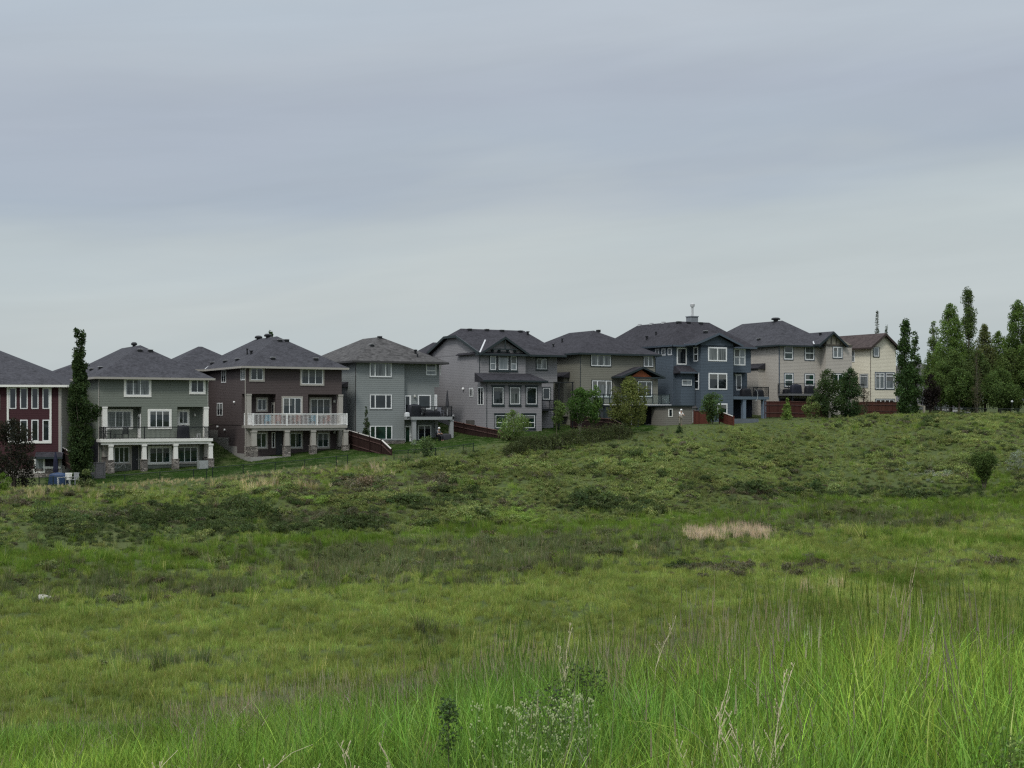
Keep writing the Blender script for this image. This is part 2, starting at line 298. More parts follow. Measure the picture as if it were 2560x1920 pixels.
class House:
    def __init__(s, name, label, zoom, cx, Y, ang, base_y, W=None):
        s.ox, s.oy, s.sc = zoom; s.ang = ang; s.c, s.s_ = cos(ang), sin(ang)
        u, _ = s.ray(cx, 0); s.X0, s.Y0 = u * Y, Y; _, v = s.ray(cx, base_y); s.zb = v * Y
        s.root = empty(name, (s.X0, s.Y0, s.zb), ang, label=label, cat='house'); s.roofs = []; s.labels = 0
    def ray(s, zx, zy): return (s.ox + zx / s.sc - 1280) / F, (HOR - (s.oy + zy / s.sc)) / F
    def p(s, zx, zy, d=0.0):
        u, v = s.ray(zx, zy); t = (d - s.s_ * s.X0 + s.c * s.Y0) / (s.c - u * s.s_)
        return s.c * (t * u - s.X0) + s.s_ * (t - s.Y0), t * v - s.zb
    def q(s, zx, zy, S=0.0):
        u, v = s.ray(zx, zy); t = (S + s.c * s.X0 + s.s_ * s.Y0) / (s.c * u + s.s_)
        return -s.s_ * (t * u - s.X0) + s.c * (t - s.Y0), t * v - s.zb
    def t_at(s, S, D): return s.Y0 + s.s_ * S + s.c * D
    def zat(s, S, D, zy):                       # height of the point (S, D) seen at row zy
        return s.ray(0, zy)[1] * s.t_at(S, D) - s.zb
    def world(s, S, D, Z): return (s.X0 + s.c * S - s.s_ * D, s.Y0 + s.s_ * S + s.c * D, s.zb + Z)
    def rect(s, r, d=0.0):
        x0, y0, x1, y1 = r; a, z1 = s.p(x0, y0, d); b, z1b = s.p(x1, y0, d); _, z0 = s.p(x0, y1, d); _, z0b = s.p(x1, y1, d)
        return a, b, (z0 + z0b) / 2, (z1 + z1b) / 2
    def obj(s, mb, name, m, parent=None, smooth=False): return mb.build(name, m, parent or s.root, smooth)
    def walls(s, boxes, m, name='wall', gables=()):
        mb = MB()
        for b in boxes: mb.box(*b)
        for (pts, y0, y1) in gables:            # pts in the xz plane extruded along y
            n = len(pts); mb.add([(x, y0, z) for x, z in pts] + [(x, y1, z) for x, z in pts],
                [tuple(range(n)), tuple(range(2 * n - 1, n - 1, -1))] + [(i, i + n, (i + 1) % n + n, (i + 1) % n) for i in range(n)])
        return s.obj(mb, name, m)
    # --- openings
    def win(s, r, d=0.0, trim=None, tw=.11, splits=(.5,), gl=None, grille=None, side=False, hsplits=(), head=0., sash=.06, extra=None, name='window'):
        if side:
            x0, y0, x1, y1 = r; d0, z1 = s.q(x0, y0, d); d1, z1b = s.q(x1, y0, d); _, z0 = s.q(x0, y1, d); _, z0b = s.q(x1, y1, d)
            a, b, z0, z1 = d1, d0, (z0 + z0b) / 2, (z1 + z1b) / 2
        else: a, b, z0, z1 = s.rect(r, d)
        b = max(b, a + .2)
        A = MB(); S_ = MB(); P = MB(); g = MB()
        if trim:
            A.ring(a, b, z0, z1, tw, -.055, .0)
            if head: A.box(a - .08, b + .08, -.075, 0., z1 + .002, z1 + head); A.box(a - .06, b + .06, -.075, 0, z0 - head * .8, z0 - .002)
            a2, b2, c0, c1 = a + tw, b - tw, z0 + tw, z1 - tw
        else: A.ring(a, b, z0, z1, .03, -.03, 0.); a2, b2, c0, c1 = a + .03, b - .03, z0 + .03, z1 - .03
        S_.ring(a2, b2, c0, c1, sash, -.04, 0.)
        ai, bi, ci, di = a2 + sash, b2 - sash, c0 + sash, c1 - sash
        for f in splits:
            x = ai + (bi - ai) * f; S_.box(x - sash * .55, x + sash * .55, -.038, 0, ci, di)
        for f in hsplits:
            z = ci + (di - ci) * f; S_.box(ai, bi, -.036, 0, z - sash * .5, z + sash * .5)
        P.box(ai, bi, -.012, -.001, ci, di)
        if grille:
            nx, nz = grille
            for i in range(1, nx): x = ai + (bi - ai) * i / nx; g.box(x - .008, x + .008, -.019, -.013, ci, di)
            for i in range(1, nz): z = ci + (di - ci) * i / nz; g.box(ai, bi, -.02, -.0125, z - .008, z + .008)
        o = s.obj(A, name, trim or M_SASH)
        bl = MB(); s.labels += 1; rr = random.Random(s.labels * 31 + int(s.X0 * 10))
        if (bi - ai) > .6 and rr.random() < .5:
            f = rr.choice((.22, .35, .5)); hw_ = (bi - ai) * rr.choice((1, 1, .5)); bl.box(ai + .01, ai + hw_ - .01, -.0135, -.012, di - (di - ci) * f, di)
        for mb, nm, mm in ((bl, 'blind', M_BLIND), (S_, 'sash', M_SASH), (P, 'pane', gl or M_GL), (g, 'grille', M_GRILLE)):
            if mb.v: mb.build(nm, mm, o)
        if side: o.location = (d, 0, 0); o.rotation_euler = (0, 0, R(-90)); 
        else: o.location = (0, d, 0)
        if side:                                 # local x runs towards the camera on a left wall
            for k in [o] + list(o.children):
                for vtx in k.data.vertices: vtx.co.x = -vtx.co.x
                k.data.flip_normals()
        return o
    def door(s, r, d=0.0, m=None, trim=None, gl=None, lite=(.2, .25, .8, .92)):
        a, b, z0, z1 = s.rect(r, d); A = MB(); A.box(a, b, -.03, 0, z0, z1)
        o = s.obj(A, 'door', m or M_DOORD); o.location = (0, d, 0)
        if trim: MB().ring(a - .08, b + .08, z0 - .05, z1 + .08, .078, -.06, 0, .05).build('frame', trim, o)
        w, h = b - a, z1 - z0
        if gl: MB().box(a + w * lite[0], a + w * lite[2], -.04, -.031, z0 + h * lite[1], z0 + h * lite[3]).build('pane', gl, o)
        MB().box(b - .14, b - .09, -.075, -.03, z0 + h * .44, z0 + h * .5).build('handle', M_METAL, o)
        return o
    # --- roofs
    def hip(s, s0, s1, d0, d1, ze, zr, m, fm, along='d', front=True, name='roof', th=.2):
        """closed hipped roof; zr = ridge height"""
        if along == 'd':
            h = (s1 - s0) / 2; sm = (s0 + s1) / 2; A = (sm, d0 + h if front else d0, zr); B = (sm, d1 - h, zr)
        else:
            h = (d1 - d0) / 2; dm = (d0 + d1) / 2; A = (s0 + h, dm, zr); B = (s1 - h, dm, zr)
        V = [(s0, d0, ze), (s1, d0, ze), (s1, d1, ze), (s0, d1, ze), A, B]
        Vb = [(x, y, ze - .06) for x, y, _ in V[:4]]
        Fc = ([(0, 1, 4), (1, 2, 5, 4), (2, 3, 5), (3, 0, 4, 5)] if along == 'd' else [(0, 1, 5, 4), (1, 2, 5), (2, 3, 4, 5), (3, 0, 4)])
        Fc += [(0, 6, 7, 1), (1, 7, 8, 2), (2, 8, 9, 3), (3, 9, 6, 0), (6, 9, 8, 7)]
        o = s.obj(MB().add(V + Vb, Fc), name, m)
        g = MB(); e = .012
        g.box(s0 - e, s1 + e, d0 - .1, d0 + .02, ze - th, ze - .01); g.box(s0 - e, s1 + e, d1 - .02, d1 + .1, ze - th, ze - .01)
        g.box(s0 - .1, s0 + .02, d0 + .02, d1 - .02, ze - th - .002, ze - .012); g.box(s1 - .02, s1 + .1, d0 + .02, d1 - .02, ze - th - .002, ze - .012)
        g.build('gutter', fm, o)
        MB().box(s0 + .03, s1 - .03, d0 + .03, d1 - .03, ze - th + .02, ze - .07).build('soffit', fm, o)
        s.roofs.append((s0, s1, d0, d1, ze, (zr - ze) / h, o)); return o
    def gable(s, s0, s1, d0, d1, ze, zr, m, fm, name='roof', th=.2, ov=True, rake=.24, gl=99.):
        """gabled roof, ridge along d, open end at d0"""
        sm = (s0 + s1) / 2; t = .07
        V = []
        for d in (d0, d1): V += [(s0, d, ze), (sm, d, zr), (s1, d, ze), (s0, d, ze - t), (sm, d, zr - t), (s1, d, ze - t)]
        Fc = [(0, 1, 7, 6), (1, 2, 8, 7), (3, 9, 10, 4), (4, 10, 11, 5), (0, 3, 4, 1), (1, 4, 5, 2), (6, 7, 10, 9), (7, 8, 11, 10), (0, 6, 9, 3), (2, 5, 11, 8)]
        o = s.obj(MB().add(V, Fc), name, m)
        g = MB()
        for a, b in ((s0, sm), (s1, sm)):
            pa, pb = (a, ze - .02), (b, zr - .02)
            g.add([(pa[0], d0 - .04, pa[1]), (pb[0], d0 - .04, pb[1]), (pb[0], d0 - .04, pb[1] - rake), (pa[0], d0 - .04, pa[1] - rake),
                   (pa[0], d0 + .01, pa[1]), (pb[0], d0 + .01, pb[1]), (pb[0], d0 + .01, pb[1] - rake), (pa[0], d0 + .01, pa[1] - rake)],
                  [(0, 1, 2, 3), (7, 6, 5, 4), (0, 4, 5, 1), (3, 2, 6, 7), (0, 3, 7, 4), (1, 5, 6, 2)])
        g.build('rake_board', fm, o)
        g = MB(); d9 = min(d1, d0 + gl); g.box(s0 - .1, s0 - .005, d0, d9, ze - th, ze - .01); g.box(s1 + .005, s1 + .1, d0, d9, ze - th, ze - .01); g.build('gutter', fm, o)
        s.roofs.append((s0, s1, d0, d1, ze, (zr - ze) / ((s1 - s0) / 2), o)); return o
    def shed(s, s0, s1, d0, d1, z0, z1, m, fm, hipl=0., hipr=0., name='roof'):
        """lean-to roof, low edge at d0"""
        V = [(s0, d0, z0), (s1, d0, z0), (s1 - hipr, d1, z1), (s0 + hipl, d1, z1), (s0, d0, z0 - .16), (s1, d0, z0 - .16), (s1, d1, z0 - .16), (s0, d1, z0 - .16)]
        o = s.obj(MB().add(V, [(0, 1, 2, 3), (0, 4, 5, 1), (1, 5, 6, 2), (0, 3, 7, 4), (4, 7, 6, 5)]), name, m)
        MB().box(s0 - .05, s1 + .05, d0 - .09, d0 - .004, z0 - .17, z0 + .01).build('gutter', fm, o); return o
    def onroof(s, zx, zy, k=0, face='rear'):
        s0, s1, d0, d1, ze, p, o = s.roofs[k]; u, v = s.ray(zx, zy)
        best = None
        # solve z_ray = z_plane along the ray parameter t
        al = lambda t: (s.c * (t * u - s.X0) + s.s_ * (t - s.Y0), -s.s_ * (t * u - s.X0) + s.c * (t - s.Y0), t * v - s.zb)
        f = (lambda S, D: ze + p * (D - d0)) if face == 'rear' else (lambda S, D: ze + p * (S - s0)) if face == 'left' else (lambda S, D: ze + p * (s1 - S))
        t1, t2 = s.Y0 - 3, s.Y0 + 40
        g = lambda t: al(t)[2] - f(*al(t)[:2])
        a, b = g(t1), g(t2); t = t1 - a * (t2 - t1) / (b - a); return al(t)
    def vents(s, pts, k=0):
        for zx, zy, face in pts:
            x, y, z = s.onroof(zx, zy, k, face); p = s.roofs[k][5]
            V = MB(); n = (0, -1) if face == 'rear' else (-1, 0) if face == 'left' else (1, 0)
            if n[0] == 0: V.box(x - .2, x + .2, y - .16, y + .2, z - .1, z + .17)
            else: V.box(x - .18, x + .18, y - .2, y + .2, z - .1, z + .17)
            o = V.build('roof_vent', M_BLACK, s.roofs[k][6])
            T = MB(); 
            if n[0] == 0: T.box(x - .22, x + .22, y - .2, y + .22, z + .172, z + .21)
            else: T.box(x - .2, x + .2, y - .22, y + .22, z + .172, z + .21)
            T.build('roof_vent', M_METAL, s.roofs[k][6])
    def pipe(s, zx, zy, k=0, face='left', h=.45, r=.07, m=None):
        x, y, z = s.onroof(zx, zy, k, face); MB().lathe([(r, -.1), (r, h), (r * 1.7, h + .01), (r * 1.7, h + .1), (r * .3, h + .13)], 8, (x, y, z)).build('vent_pipe', m or M_BLACK, s.roofs[k][6])
    def turbine(s, S, D, z, r=.22):
        MB().lathe([(r * .7, -.15), (r * .7, .12), (r * 1.3, .16), (r * 1.35, .3), (r * .9, .42), (.02, .45)], 12, (S, D, z)).build('roof_vent', M_BLACK, s.roofs[0][6])
    def flash(s, p, q): 
        MB().beam(p, q, .16, .03).build('valley_flashing', M_METAL, s.roofs[0][6])
    def downspout(s, S, D, z0, z1, m=None, kick=.35):
        MB().tube([(S, D - kick, z1 + .02), (S, D - kick, z1 - .12), (S, D - .06, z1 - .45), (S, D - .06, z0)], .042, 4).build('downspout', m or M_GREYTRIM, s.root)
    def column(s, S, D, z0, z1, w=.42, m=None, zst=None, taper=.0):
        m = m or M_TRIM_W
        if zst is None: zst = z0
        C = MB(); a, b = w / 2 * (1), w / 2 * (1 - taper)
        V = [(S + i * a, D + j * a, zst) for i, j in ((-1, -1), (1, -1), (1, 1), (-1, 1))] + [(S + i * b, D + j * b, z1 - .16) for i, j in ((-1, -1), (1, -1), (1, 1), (-1, 1))]
        C.add(V, [(0, 3, 2, 1), (4, 5, 6, 7), (0, 1, 5, 4), (1, 2, 6, 5), (2, 3, 7, 6), (3, 0, 4, 7)])
        C.box(S - w / 2 - .03, S + w / 2 + .03, D - w / 2 - .03, D + w / 2 + .03, z1 - .158, z1)
        o = s.obj(C, 'column', m)
        if zst > z0:
            q = w / 2 + .07; B = MB(); B.box(S - q, S + q, D - q, D + q, z0, zst - .06); B.box(S - q - .03, S + q + .03, D - q - .03, D + q + .03, zst - .058, zst + .01)
            B.build('stone_base', M_STONE, o)
        return o
    def rail(s, pts, z0, z1, m, step=.13, bw=.02, posts=None, pw=.06, topw=.07, glassy=None, name='railing'):
        """railing along local polyline pts [(s, d) ...]"""
        T = MB(); B = MB(); Q = MB(); GL = MB()
        for (a, b) in zip(pts[:-1], pts[1:]):
            a = np.array(a); b = np.array(b); ln = np.linalg.norm(b - a); n = max(1, int(ln / step))
            T.beam((*a, z1 - topw / 2), (*b, z1 - topw / 2), topw, topw); T.beam((*a, z0 + .09), (*b, z0 + .09), topw * .7, topw * .7)
            if glassy: 
                dr = (b - a) / ln; nn = np.array((-dr[1], dr[0])) * .006
                GL.add([(*(a + nn), z0 + .14), (*(b + nn), z0 + .14), (*(b + nn), z1 - .1), (*(a + nn), z1 - .1), (*(a - nn), z0 + .14), (*(b - nn), z0 + .14), (*(b - nn), z1 - .1), (*(a - nn), z1 - .1)],
                       [(0, 1, 2, 3), (7, 6, 5, 4), (0, 4, 5, 1), (3, 2, 6, 7), (0, 3, 7, 4), (1, 5, 6, 2)])
            else:
                for i in range(1, n):
                    q = a + (b - a) * i / n; B.box(q[0] - bw / 2, q[0] + bw / 2, q[1] - bw / 2, q[1] + bw / 2, z0 + .11, z1 - topw * .9)
        o = s.obj(T, name, m)
        if B.v: B.build('balusters', m, o)
        if GL.v: GL.build('pane', glassy, o)
        for q in (posts or pts): MB().box(q[0] - pw / 2, q[0] + pw / 2, q[1] - pw / 2, q[1] + pw / 2, z0, z1 + .03).build('post', m, o)
        return o
    def lamp(s, zx, zy, d=0, m=None):
        a, z = s.p(zx, zy, d); o = MB().box(a - .07, a + .07, d - .04, d, z - .1, z + .16).build('wall_lamp', m or M_METAL, s.root)
        MB().lathe([(.05, -.12), (.1, -.1), (.12, .08), (.04, .14)], 8, (a, d - .15, z)).build('lamp_shade', paint('frosted glass', (.5, .5, .46), .3), o)
    def cap(s, zx, zy, side_s=0., w=.16):
        D, z = s.q(zx, zy, side_s); MB().lathe([(w * .6, -w * .6), (w * .75, 0), (w * .3, w * .6)], 8, (side_s - w * .4, D, z)).build('wall_vent', M_WHITE, s.root)
    def bikeless(s): pass

A30 = R(30)
MS = lambda n, c, lap=.15: siding(n, c, lap)
ROOF_A = shingle('shingles charcoal', (.046, .046, .052), .45); ROOF_B = shingle('shingles weathered', (.062, .060, .059), .6, 3.2)
ROOF_C = shingle('shingles dark', (.034, .033, .038), .45); ROOF_D = shingle('shingles brown', (.056, .044, .042), .45)

# ---- green grey house (second from the left of the photograph)
h = House('detached_house', 'sage green house with white trim, stone footed porch columns and black balcony railing', (160, 820, 4.1475), 370, 123.0, A30, 1505)
GREEN = MS('siding sage', (.142, .158, .132)); h2 = h
W = h.p(1490, 800)[0]; ze = (h.zat(0, 0, 512) + h.zat(W, 0, 515)) / 2; zm = h.zat(0, 0, 815); zd = h.zat(0, 0, 1150)
sa = h.p(805, 900)[0]; sb = h.p(1175, 900)[0]; L_ = 17.0; rec = 1.25
h.walls([(0, W, 0, L_, zm, ze), (0, W, rec, L_, zd, zm), (sa, sb, 0, rec, zd, zm), (0, W, 0, L_, -.6, zd - .05)], GREEN)
MB().box(-.02, .0, 0.02, L_, -.6, zd * .98).build('dark_lower_panel', MS('siding slate', (.05, .05, .055)), h.root)
zr = h.zat(W / 2, W / 2, 178); o = h.hip(-.5, W + .5, -.5, L_ + .5, ze, zr, ROOF_A, M_TRIM_T)
h.walls([(-2.6, 0, 10.5, 17, -.6, ze)], GREEN, 'garage_wall'); h.hip(-3.2, 6, 10, 17.5, ze, ze + (zr - ze) * .5, ROOF_A, M_TRIM_T, along='s')
h.vents([(788, 240, 'rear'), (898, 245, 'rear'), (283, 438, 'left'), (377, 422, 'left')]); h.turbine(W / 2, W / 2 + 2.3, zr - .05)
for r, d, sp, gr in (((620, 515, 905, 717), 0, (.31, .63), (9, 5)), ((1297, 520, 1467, 687), 0, (.5,), (6, 5)),
                     ((430, 843, 715, 1050), rec, (.33, .66), (9, 5)), ((868, 840, 1115, 1048), 0, (.32, .66), (9, 6)), ((1175, 845, 1300, 1010), rec, (.45,), (4, 6))):
    h.win(r, d, M_TRIM_W, .17, sp, M_GLB if r[0] in (620, 430) else M_GL, gr)
for r in ((500, 1215, 695, 1415), (868, 1222, 1115, 1415), (1160, 1215, 1402, 1410)): h.win(r, 0, M_TRIM_W if r[0] == 868 else M_TRIM_T, .17, (.33, .66), M_GLG, (9, 5))
h.door((702, 1222, 768, 1492), 0, M_DOORD, M_TRIM_T)
o = h.win((0, 0, 1, 1), 0, M_TRIM_W, .1, (), M_GL) if False else None
z0, z1 = zd + .02, zd + 2.25
o = MB().box(sa - .05, sa, .25, 1.15, z0, z1).build('door', M_WHITE, h.root); MB().box(sa - .062, sa - .051, .48, .92, z0 + .9, z1 - .25).build('pane', M_GL, o)
h.lamp(1352, 903, rec)
for zx in (420, 1470):
    S, _ = h.p(zx, 900, 0.2); h.column(S, .22, zd, zm, .42, M_TRIM_W)
D = -1.6; sl0, sl1 = -.3, h.p(1545, 1165, D)[0]; zt, zb_ = h.zat(2, D, 1152), h.zat(2, D, 1182); zbb = h.zat(2, D, 1210)
db = MB(); db.box(sl0, sl1, D, 0, zb_, zt); db.box(0, W, .0, rec, zb_, zt); db.box(sl0 + .12, sl1 - .12, D + .12, D + .42, zbb, zb_); h.obj(db, 'balcony_deck', M_TRIM_W)
h.rail([(.05, .3), (.05, D + .25), (h.p(1502, 1028, D + .25)[0], D + .25), (h.p(1502, 1028, D + .25)[0], .3)], zt, h.zat(2, D + .25, 1026), M_BLACK, .115, .018, pw=.09,
       posts=[(.05, D + .25), (h.p(833, 1028, D + .25)[0], D + .25), (h.p(1502, 1028, D + .25)[0], D + .25), (.05, .3)])
zs = h.zat(4, D + .3, 1362)
for zx in (484, 830, 1155, 1518):
    S, _ = h.p(zx, 1300, D + .3); h.column(S, D + .3, -.25, zbb, .40, M_TRIM_W, zs, .12)
for zx in (425, 1470):
    S, _ = h.p(zx, 1250, -.1); h.column(S, -.12, -.25, zb_, .42, M_TRIM_T, h.zat(S, 0, 1335))
MB().box(-.3, W + .3, D - .1, .0, -.9, -.1).build('patio_slab', M_CONC, h.root)
h.downspout(-.06, .1, 0, ze, M_TRIM_T); h.downspout(W + .02, .1, zd, ze, M_TRIM_W)
o = MB().box(-.9, 0, 4.2, 6.4, 1.2, h.q(270, 770, -.9)[1]).build('chimney_chase', GREEN, h.root); MB().box(-1.0, 0.02, 4.1, 6.5, h.q(270, 770, -.9)[1], h.q(270, 770, -.9)[1] + .12).build('chase_cap', ROOF_A, o)

# ---- dark brown house with the white railing
h = House('detached_house', 'dark brown house with white picket balcony railing over three stone footed bays', (460, 800, 4.366), 677, 129.0, A30, 1490); h3 = h
BROWN = MS('siding espresso', (.066, .052, .05)); W = h.p(1722, 700)[0]; ze = h.zat(0, 0, 503); zm = h.zat(0, 0, 805); zd = h.zat(0, 0, 1150); L_ = 16
sa = h.p(1003, 900)[0]; sb = h.p(1355, 900)[0]
h.walls([(0, W, 0, L_, zm, ze), (0, W, rec, L_, zd, zm), (sa, sb, 0, rec, zd, zm), (0, W, .35, L_, -.5, zd - .05)], BROWN)
zr = h.zat(W / 2, W / 2, 178); h.hip(-.5, W + .5, -.5, L_ + .5, ze, zr, ROOF_A, M_TRIM_T)
h.walls([(-3.6, 0, 11.8, 19.5, 0, ze)], BROWN, 'garage_wall'); h.hip(-4.2, 5, 11.2, 20, ze, h.zat(-1.5, 15.5, 285), ROOF_A, M_TRIM_T, along='s')
h.flash((-.45, 11.25, ze + .03), (1.6, 14.0, ze + (zr - ze) * .42 + .1))
h.vents([(1047, 232, 'rear'), (1122, 232, 'rear'), (970, 428, 'rear'), (1440, 436, 'rear'), (310, 480, 'left'), (450, 460, 'left'), (583, 440, 'left')])
h.pipe(690, 378, 0, 'left', .5); h.pipe(735, 372, 0, 'left', .25, .12); h.turbine(W / 2, W / 2 + 2.6, zr - .05, .3); h.turbine(W / 2, W / 2 + 5.4, zr - .1, .3)
for r, d, sp, gr in (((710, 505, 880, 673), 0, (.5,), (6, 5)), ((1265, 518, 1530, 718), 0, (.33, .66), (9, 5)), ((785, 845, 915, 1003), rec, (.5,), (6, 5)),
                     ((1065, 832, 1296, 1043), 0, (.33, .66), (9, 6)), ((1366, 845, 1612, 1050), rec, (.33, .66), (9, 6)),
                     ((770, 1218, 915, 1410), .35, (.5,), (4, 5)), ((1140, 1216, 1298, 1408), .35, (.5,), (4, 5)), ((1440, 1216, 1592, 1405), .35, (.5,), (4, 5))):
    h.win(r, d, M_TRIM_T, .16, sp, M_GLG if r[1] > 1200 else M_GL, gr)
h.win((953, 1222, 997, 1400), .35, M_TRIM_T, .05, (), M_GL); h.door((1003, 1225, 1070, 1480), .35, M_DOORD)
for r in ((410, 545, 460, 685), (620, 512, 672, 658), (362, 905, 422, 1045)): h.win(r, 0, None, 0, (.5,), M_GLC if r[0] == 620 else M_GL, side=True)
for c in ((555, 895), (372, 1163), (450, 1198)): h.cap(*c)
z0, z1 = zd + .02, zd + 2.2
o = MB().box(sa - .05, sa, .3, 1.1, z0, z1).build('door', M_TRIM_T, h.root); MB().box(sa - .062, sa - .051, .5, .92, z0 + .9, z1 - .25).build('pane', M_GL, o)
h.lamp(1636, 890, rec); h.lamp(1636, 1225, .35)
for zx in (703, 1703):
    S, _ = h.p(zx, 900, .2); h.column(S, .22, zd, zm, .46, M_TRIM_T)
D = -1.6; sR = h.p(1783, 1100, D)[0]; zt, zb_, zbb = h.zat(3, D, 1150), h.zat(3, D, 1180), h.zat(3, D, 1207)
db = MB(); db.box(-.1, sR, D, 0.35, zb_, zt); db.box(.0, W, .35, rec, zb_ + .01, zt - .01); db.box(.1, sR - .15, D + .12, D + .42, zbb, zb_); h.obj(db, 'balcony_deck', M_TRIM_T)
sx = [h.p(x, 1100, D + .08)[0] for x in (755, 1123, 1455, 1778)]
h.rail([(sx[0], .9), (sx[0], D + .08), (sx[3], D + .08), (sx[3], .3)], zt, h.zat(3, D, 1021), M_WHITE, .13, .028, pw=.1, topw=.08, posts=[(x, D + .08) for x in sx] + [(sx[0], .9)])
zs = h.zat(4, D + .3, 1370)
for zx in (762, 1120, 1407, 1760):
    S, _ = h.p(zx, 1300, D + .3); h.column(S, D + .3, -.3, zbb, .46, M_TRIM_T, zs, .06)
for zx in (705, 1702):
    S, _ = h.p(zx, 1250, .1); h.column(S, .1, -.3, zb_, .46, M_TRIM_T, h.zat(S, 0, 1380))
MB().box(-.1, W + .2, D - .1, .35, -.9, -.02).build('patio_slab', M_CONC, h.root); h.downspout(-.07, .05, 0, ze, M_TRIM_T)
fb = MB(); [fb.box(-.06, 0, a, b, -.5, z) for a, b, z in ((0.4, 2.6, .25), (2.6, 5.2, .9), (5.2, 8.5, 1.7), (8.5, 16, 2.4))]; fb.build('foundation', M_CONC, h.root)

# ---- pale grey blue house with weathered roof
h = House('detached_house', 'pale grey blue house with mottled brown grey roof and raised corner deck', (800, 820, 4.88), 440, 136.0, A30, 1420); h4 = h
GB = MS('siding pale blue grey', (.192, .210, .205), .2); sm_ = h.p(1030, 600)[0]; W = h.p(1455, 600, .5)[0]; ze = h.zat(0, 0, 398); L_ = 14; rd = .5
zo = h.zat(W, rd, 722); Wm = h.p(1395, 900, rd)[0]
h.walls([(0, sm_, 0, L_, -.5, ze), (sm_, W, rd, L_, zo, ze), (sm_, Wm, rd, L_, -.5, zo)], GB)
zr = h.zat(W / 2, W / 2, 108); h.hip(-.5, W + .55, -.5, L_ + .5, ze, zr, ROOF_B, paint('gutter charcoal', (.05, .048, .048)))
h.vents([(633, 220, 'rear')]); h.pipe(1165, 312, 0, 'rear', .3, .12); h.pipe(1190, 355, 0, 'rear', .2, .06); h.vents([(730, 122, 'rear')])
h.win((600, 413, 878, 603), 0, M_GREYTRIM, .05, (.22, .75), M_GLB, sash=.1); h.win((602, 803, 880, 992), 0, M_GREYTRIM, .05, (.22, .75), M_GL, sash=.1)
h.win((602, 1185, 885, 1370), 0, M_GREYTRIM, .05, (.22, .75), M_GLG, sash=.1); h.win((1288, 428, 1422, 580), rd, M_GREYTRIM, .04, (), M_GLC, sash=.1, hsplits=(.35,))
h.win((1188, 808, 1357, 996), rd, M_GREYTRIM, .05, (), M_GL, sash=.12); h.win((1190, 1180, 1360, 1370), rd, M_GREYTRIM, .05, (.5,), M_GL, sash=.1)
h.win((1396, 812, 1428, 992), rd, None, 0, (), M_GL, sash=.1)
zd = h.zat(5, rd, 1082)
h.door((1035, 822, 1110, 1078), rd, M_WHITE, None, M_GL, (.12, .2, .72, .95)); h.door((1035, 1192, 1110, 1440), rd, M_WHITE, None, M_GLG, (.12, .1, .72, .93)); h.lamp(1150, 833, rd)
D = -2.3 + rd; s0 = sm_ + .02; sR = h.p(1615, 1000, D)[0]; zt, zb_ = h.zat(6, D, 1083), h.zat(6, D, 1120)
h.obj(MB().box(s0, sR, D, rd, zb_, zt), 'deck', M_GREYTRIM)
h.rail([(s0, D + .06), (sR - .06, D + .06), (sR - .06, 1.6)], zt, h.zat(6, D, 955), M_BLACK, .14, .02, pw=.07, posts=[(s0 + .04, D + .06), (h.p(1405, 1000, D)[0], D + .06), (sR - .06, D + .06), (sR - .06, 1.6)])
for zx in (1145, 1600):
    S, _ = h.p(zx, 1250, D + .3); h.column(S, D + .3, -.4, zb_, .36, M_GREYTRIM)
h.column(Wm + .3, rd + .3, -.4, zb_, .4, M_GREYTRIM)
h.obj(MB().box(-.04, sm_ + .04, -.04, -.002, -.4, h.zat(2, 0, 1372)), 'stone_base', M_STONE); h.obj(MB().box(-.06, sm_ + .06, -.08, -.001, h.zat(2, 0, 1372) + .001, h.zat(2, 0, 1352)), 'sill_band', M_GREYTRIM)
cz = h.q(320, 705, -.7)[1]; h.obj(MB().box(-.7, 0, 2.2, 4.4, .5, cz), 'chimney_chase', siding('siding steel', (.12, .125, .13))); h.obj(MB().add([(-.95, 2.0, cz), (0, 2.0, cz + .45), (0, 4.6, cz + .45), (-.95, 4.6, cz), (-.95, 2, cz - .1), (0, 2, cz - .1), (0, 4.6, cz - .1), (-.95, 4.6, cz - .1)], [(0, 3, 2, 1), (0, 1, 5, 4), (3, 7, 6, 2), (0, 4, 7, 3), (4, 5, 6, 7)]), 'chase_roof', ROOF_C)
h.downspout(-.06, .05, 0, ze, paint('gutter charcoal', (.05, .048, .048))); h.downspout(W + .1, rd, zo + 1.2, ze, M_WHITE)
MB().box(sm_, sR + .2, D - .4, rd, -.8, -.15).build('patio_slab', M_CONC, h.root)

# ---- mauve grey house with the dark trimmed gable
h = House('detached_house', 'mauve grey house with clipped side gable and dark green window trim', (1040, 800, 5.185), 832, 141.0, A30, 1425); h5 = h
MG = MS('siding mauve grey', (.205, .200, .205), .17); W = h.p(1830, 600, .6)[0]; sB = h.p(1420, 600)[0]; rd = .6; L_ = 10.2; D = -1.5
ze = h.zat(0, 0, 455); zb2 = h.zat(1, 0, 700); zt2 = h.zat(1, D, 795); zo = h.zat(W, rd, 803); sL = h.p(1630, 900, D)[0]; sW = h.p(1780, 900, rd)[0]
A = (-.35, -.4, h.q(740, 437, -.35)[1]); dB, zB = h.q(520, 212, -.35); dC, zC = h.q(365, 216, -.35); dE, zE = h.q(187, 440, -.35)
dm = (dB + dC) / 2; zc = (zB + zC) / 2; zeav = A[2]; half = dm + .4; dfar = dm + half
B = (-.35, dB, zB); C = (-.35, dC, zB)
s1 = h.p(580, 112, dm)[0]; s2, zrr = h.p(1400, 138, dm); zrr2 = h.p(580, 112, dm)[1]; zrr = (zrr + zrr2) / 2
hw = (dC - dB) / 2
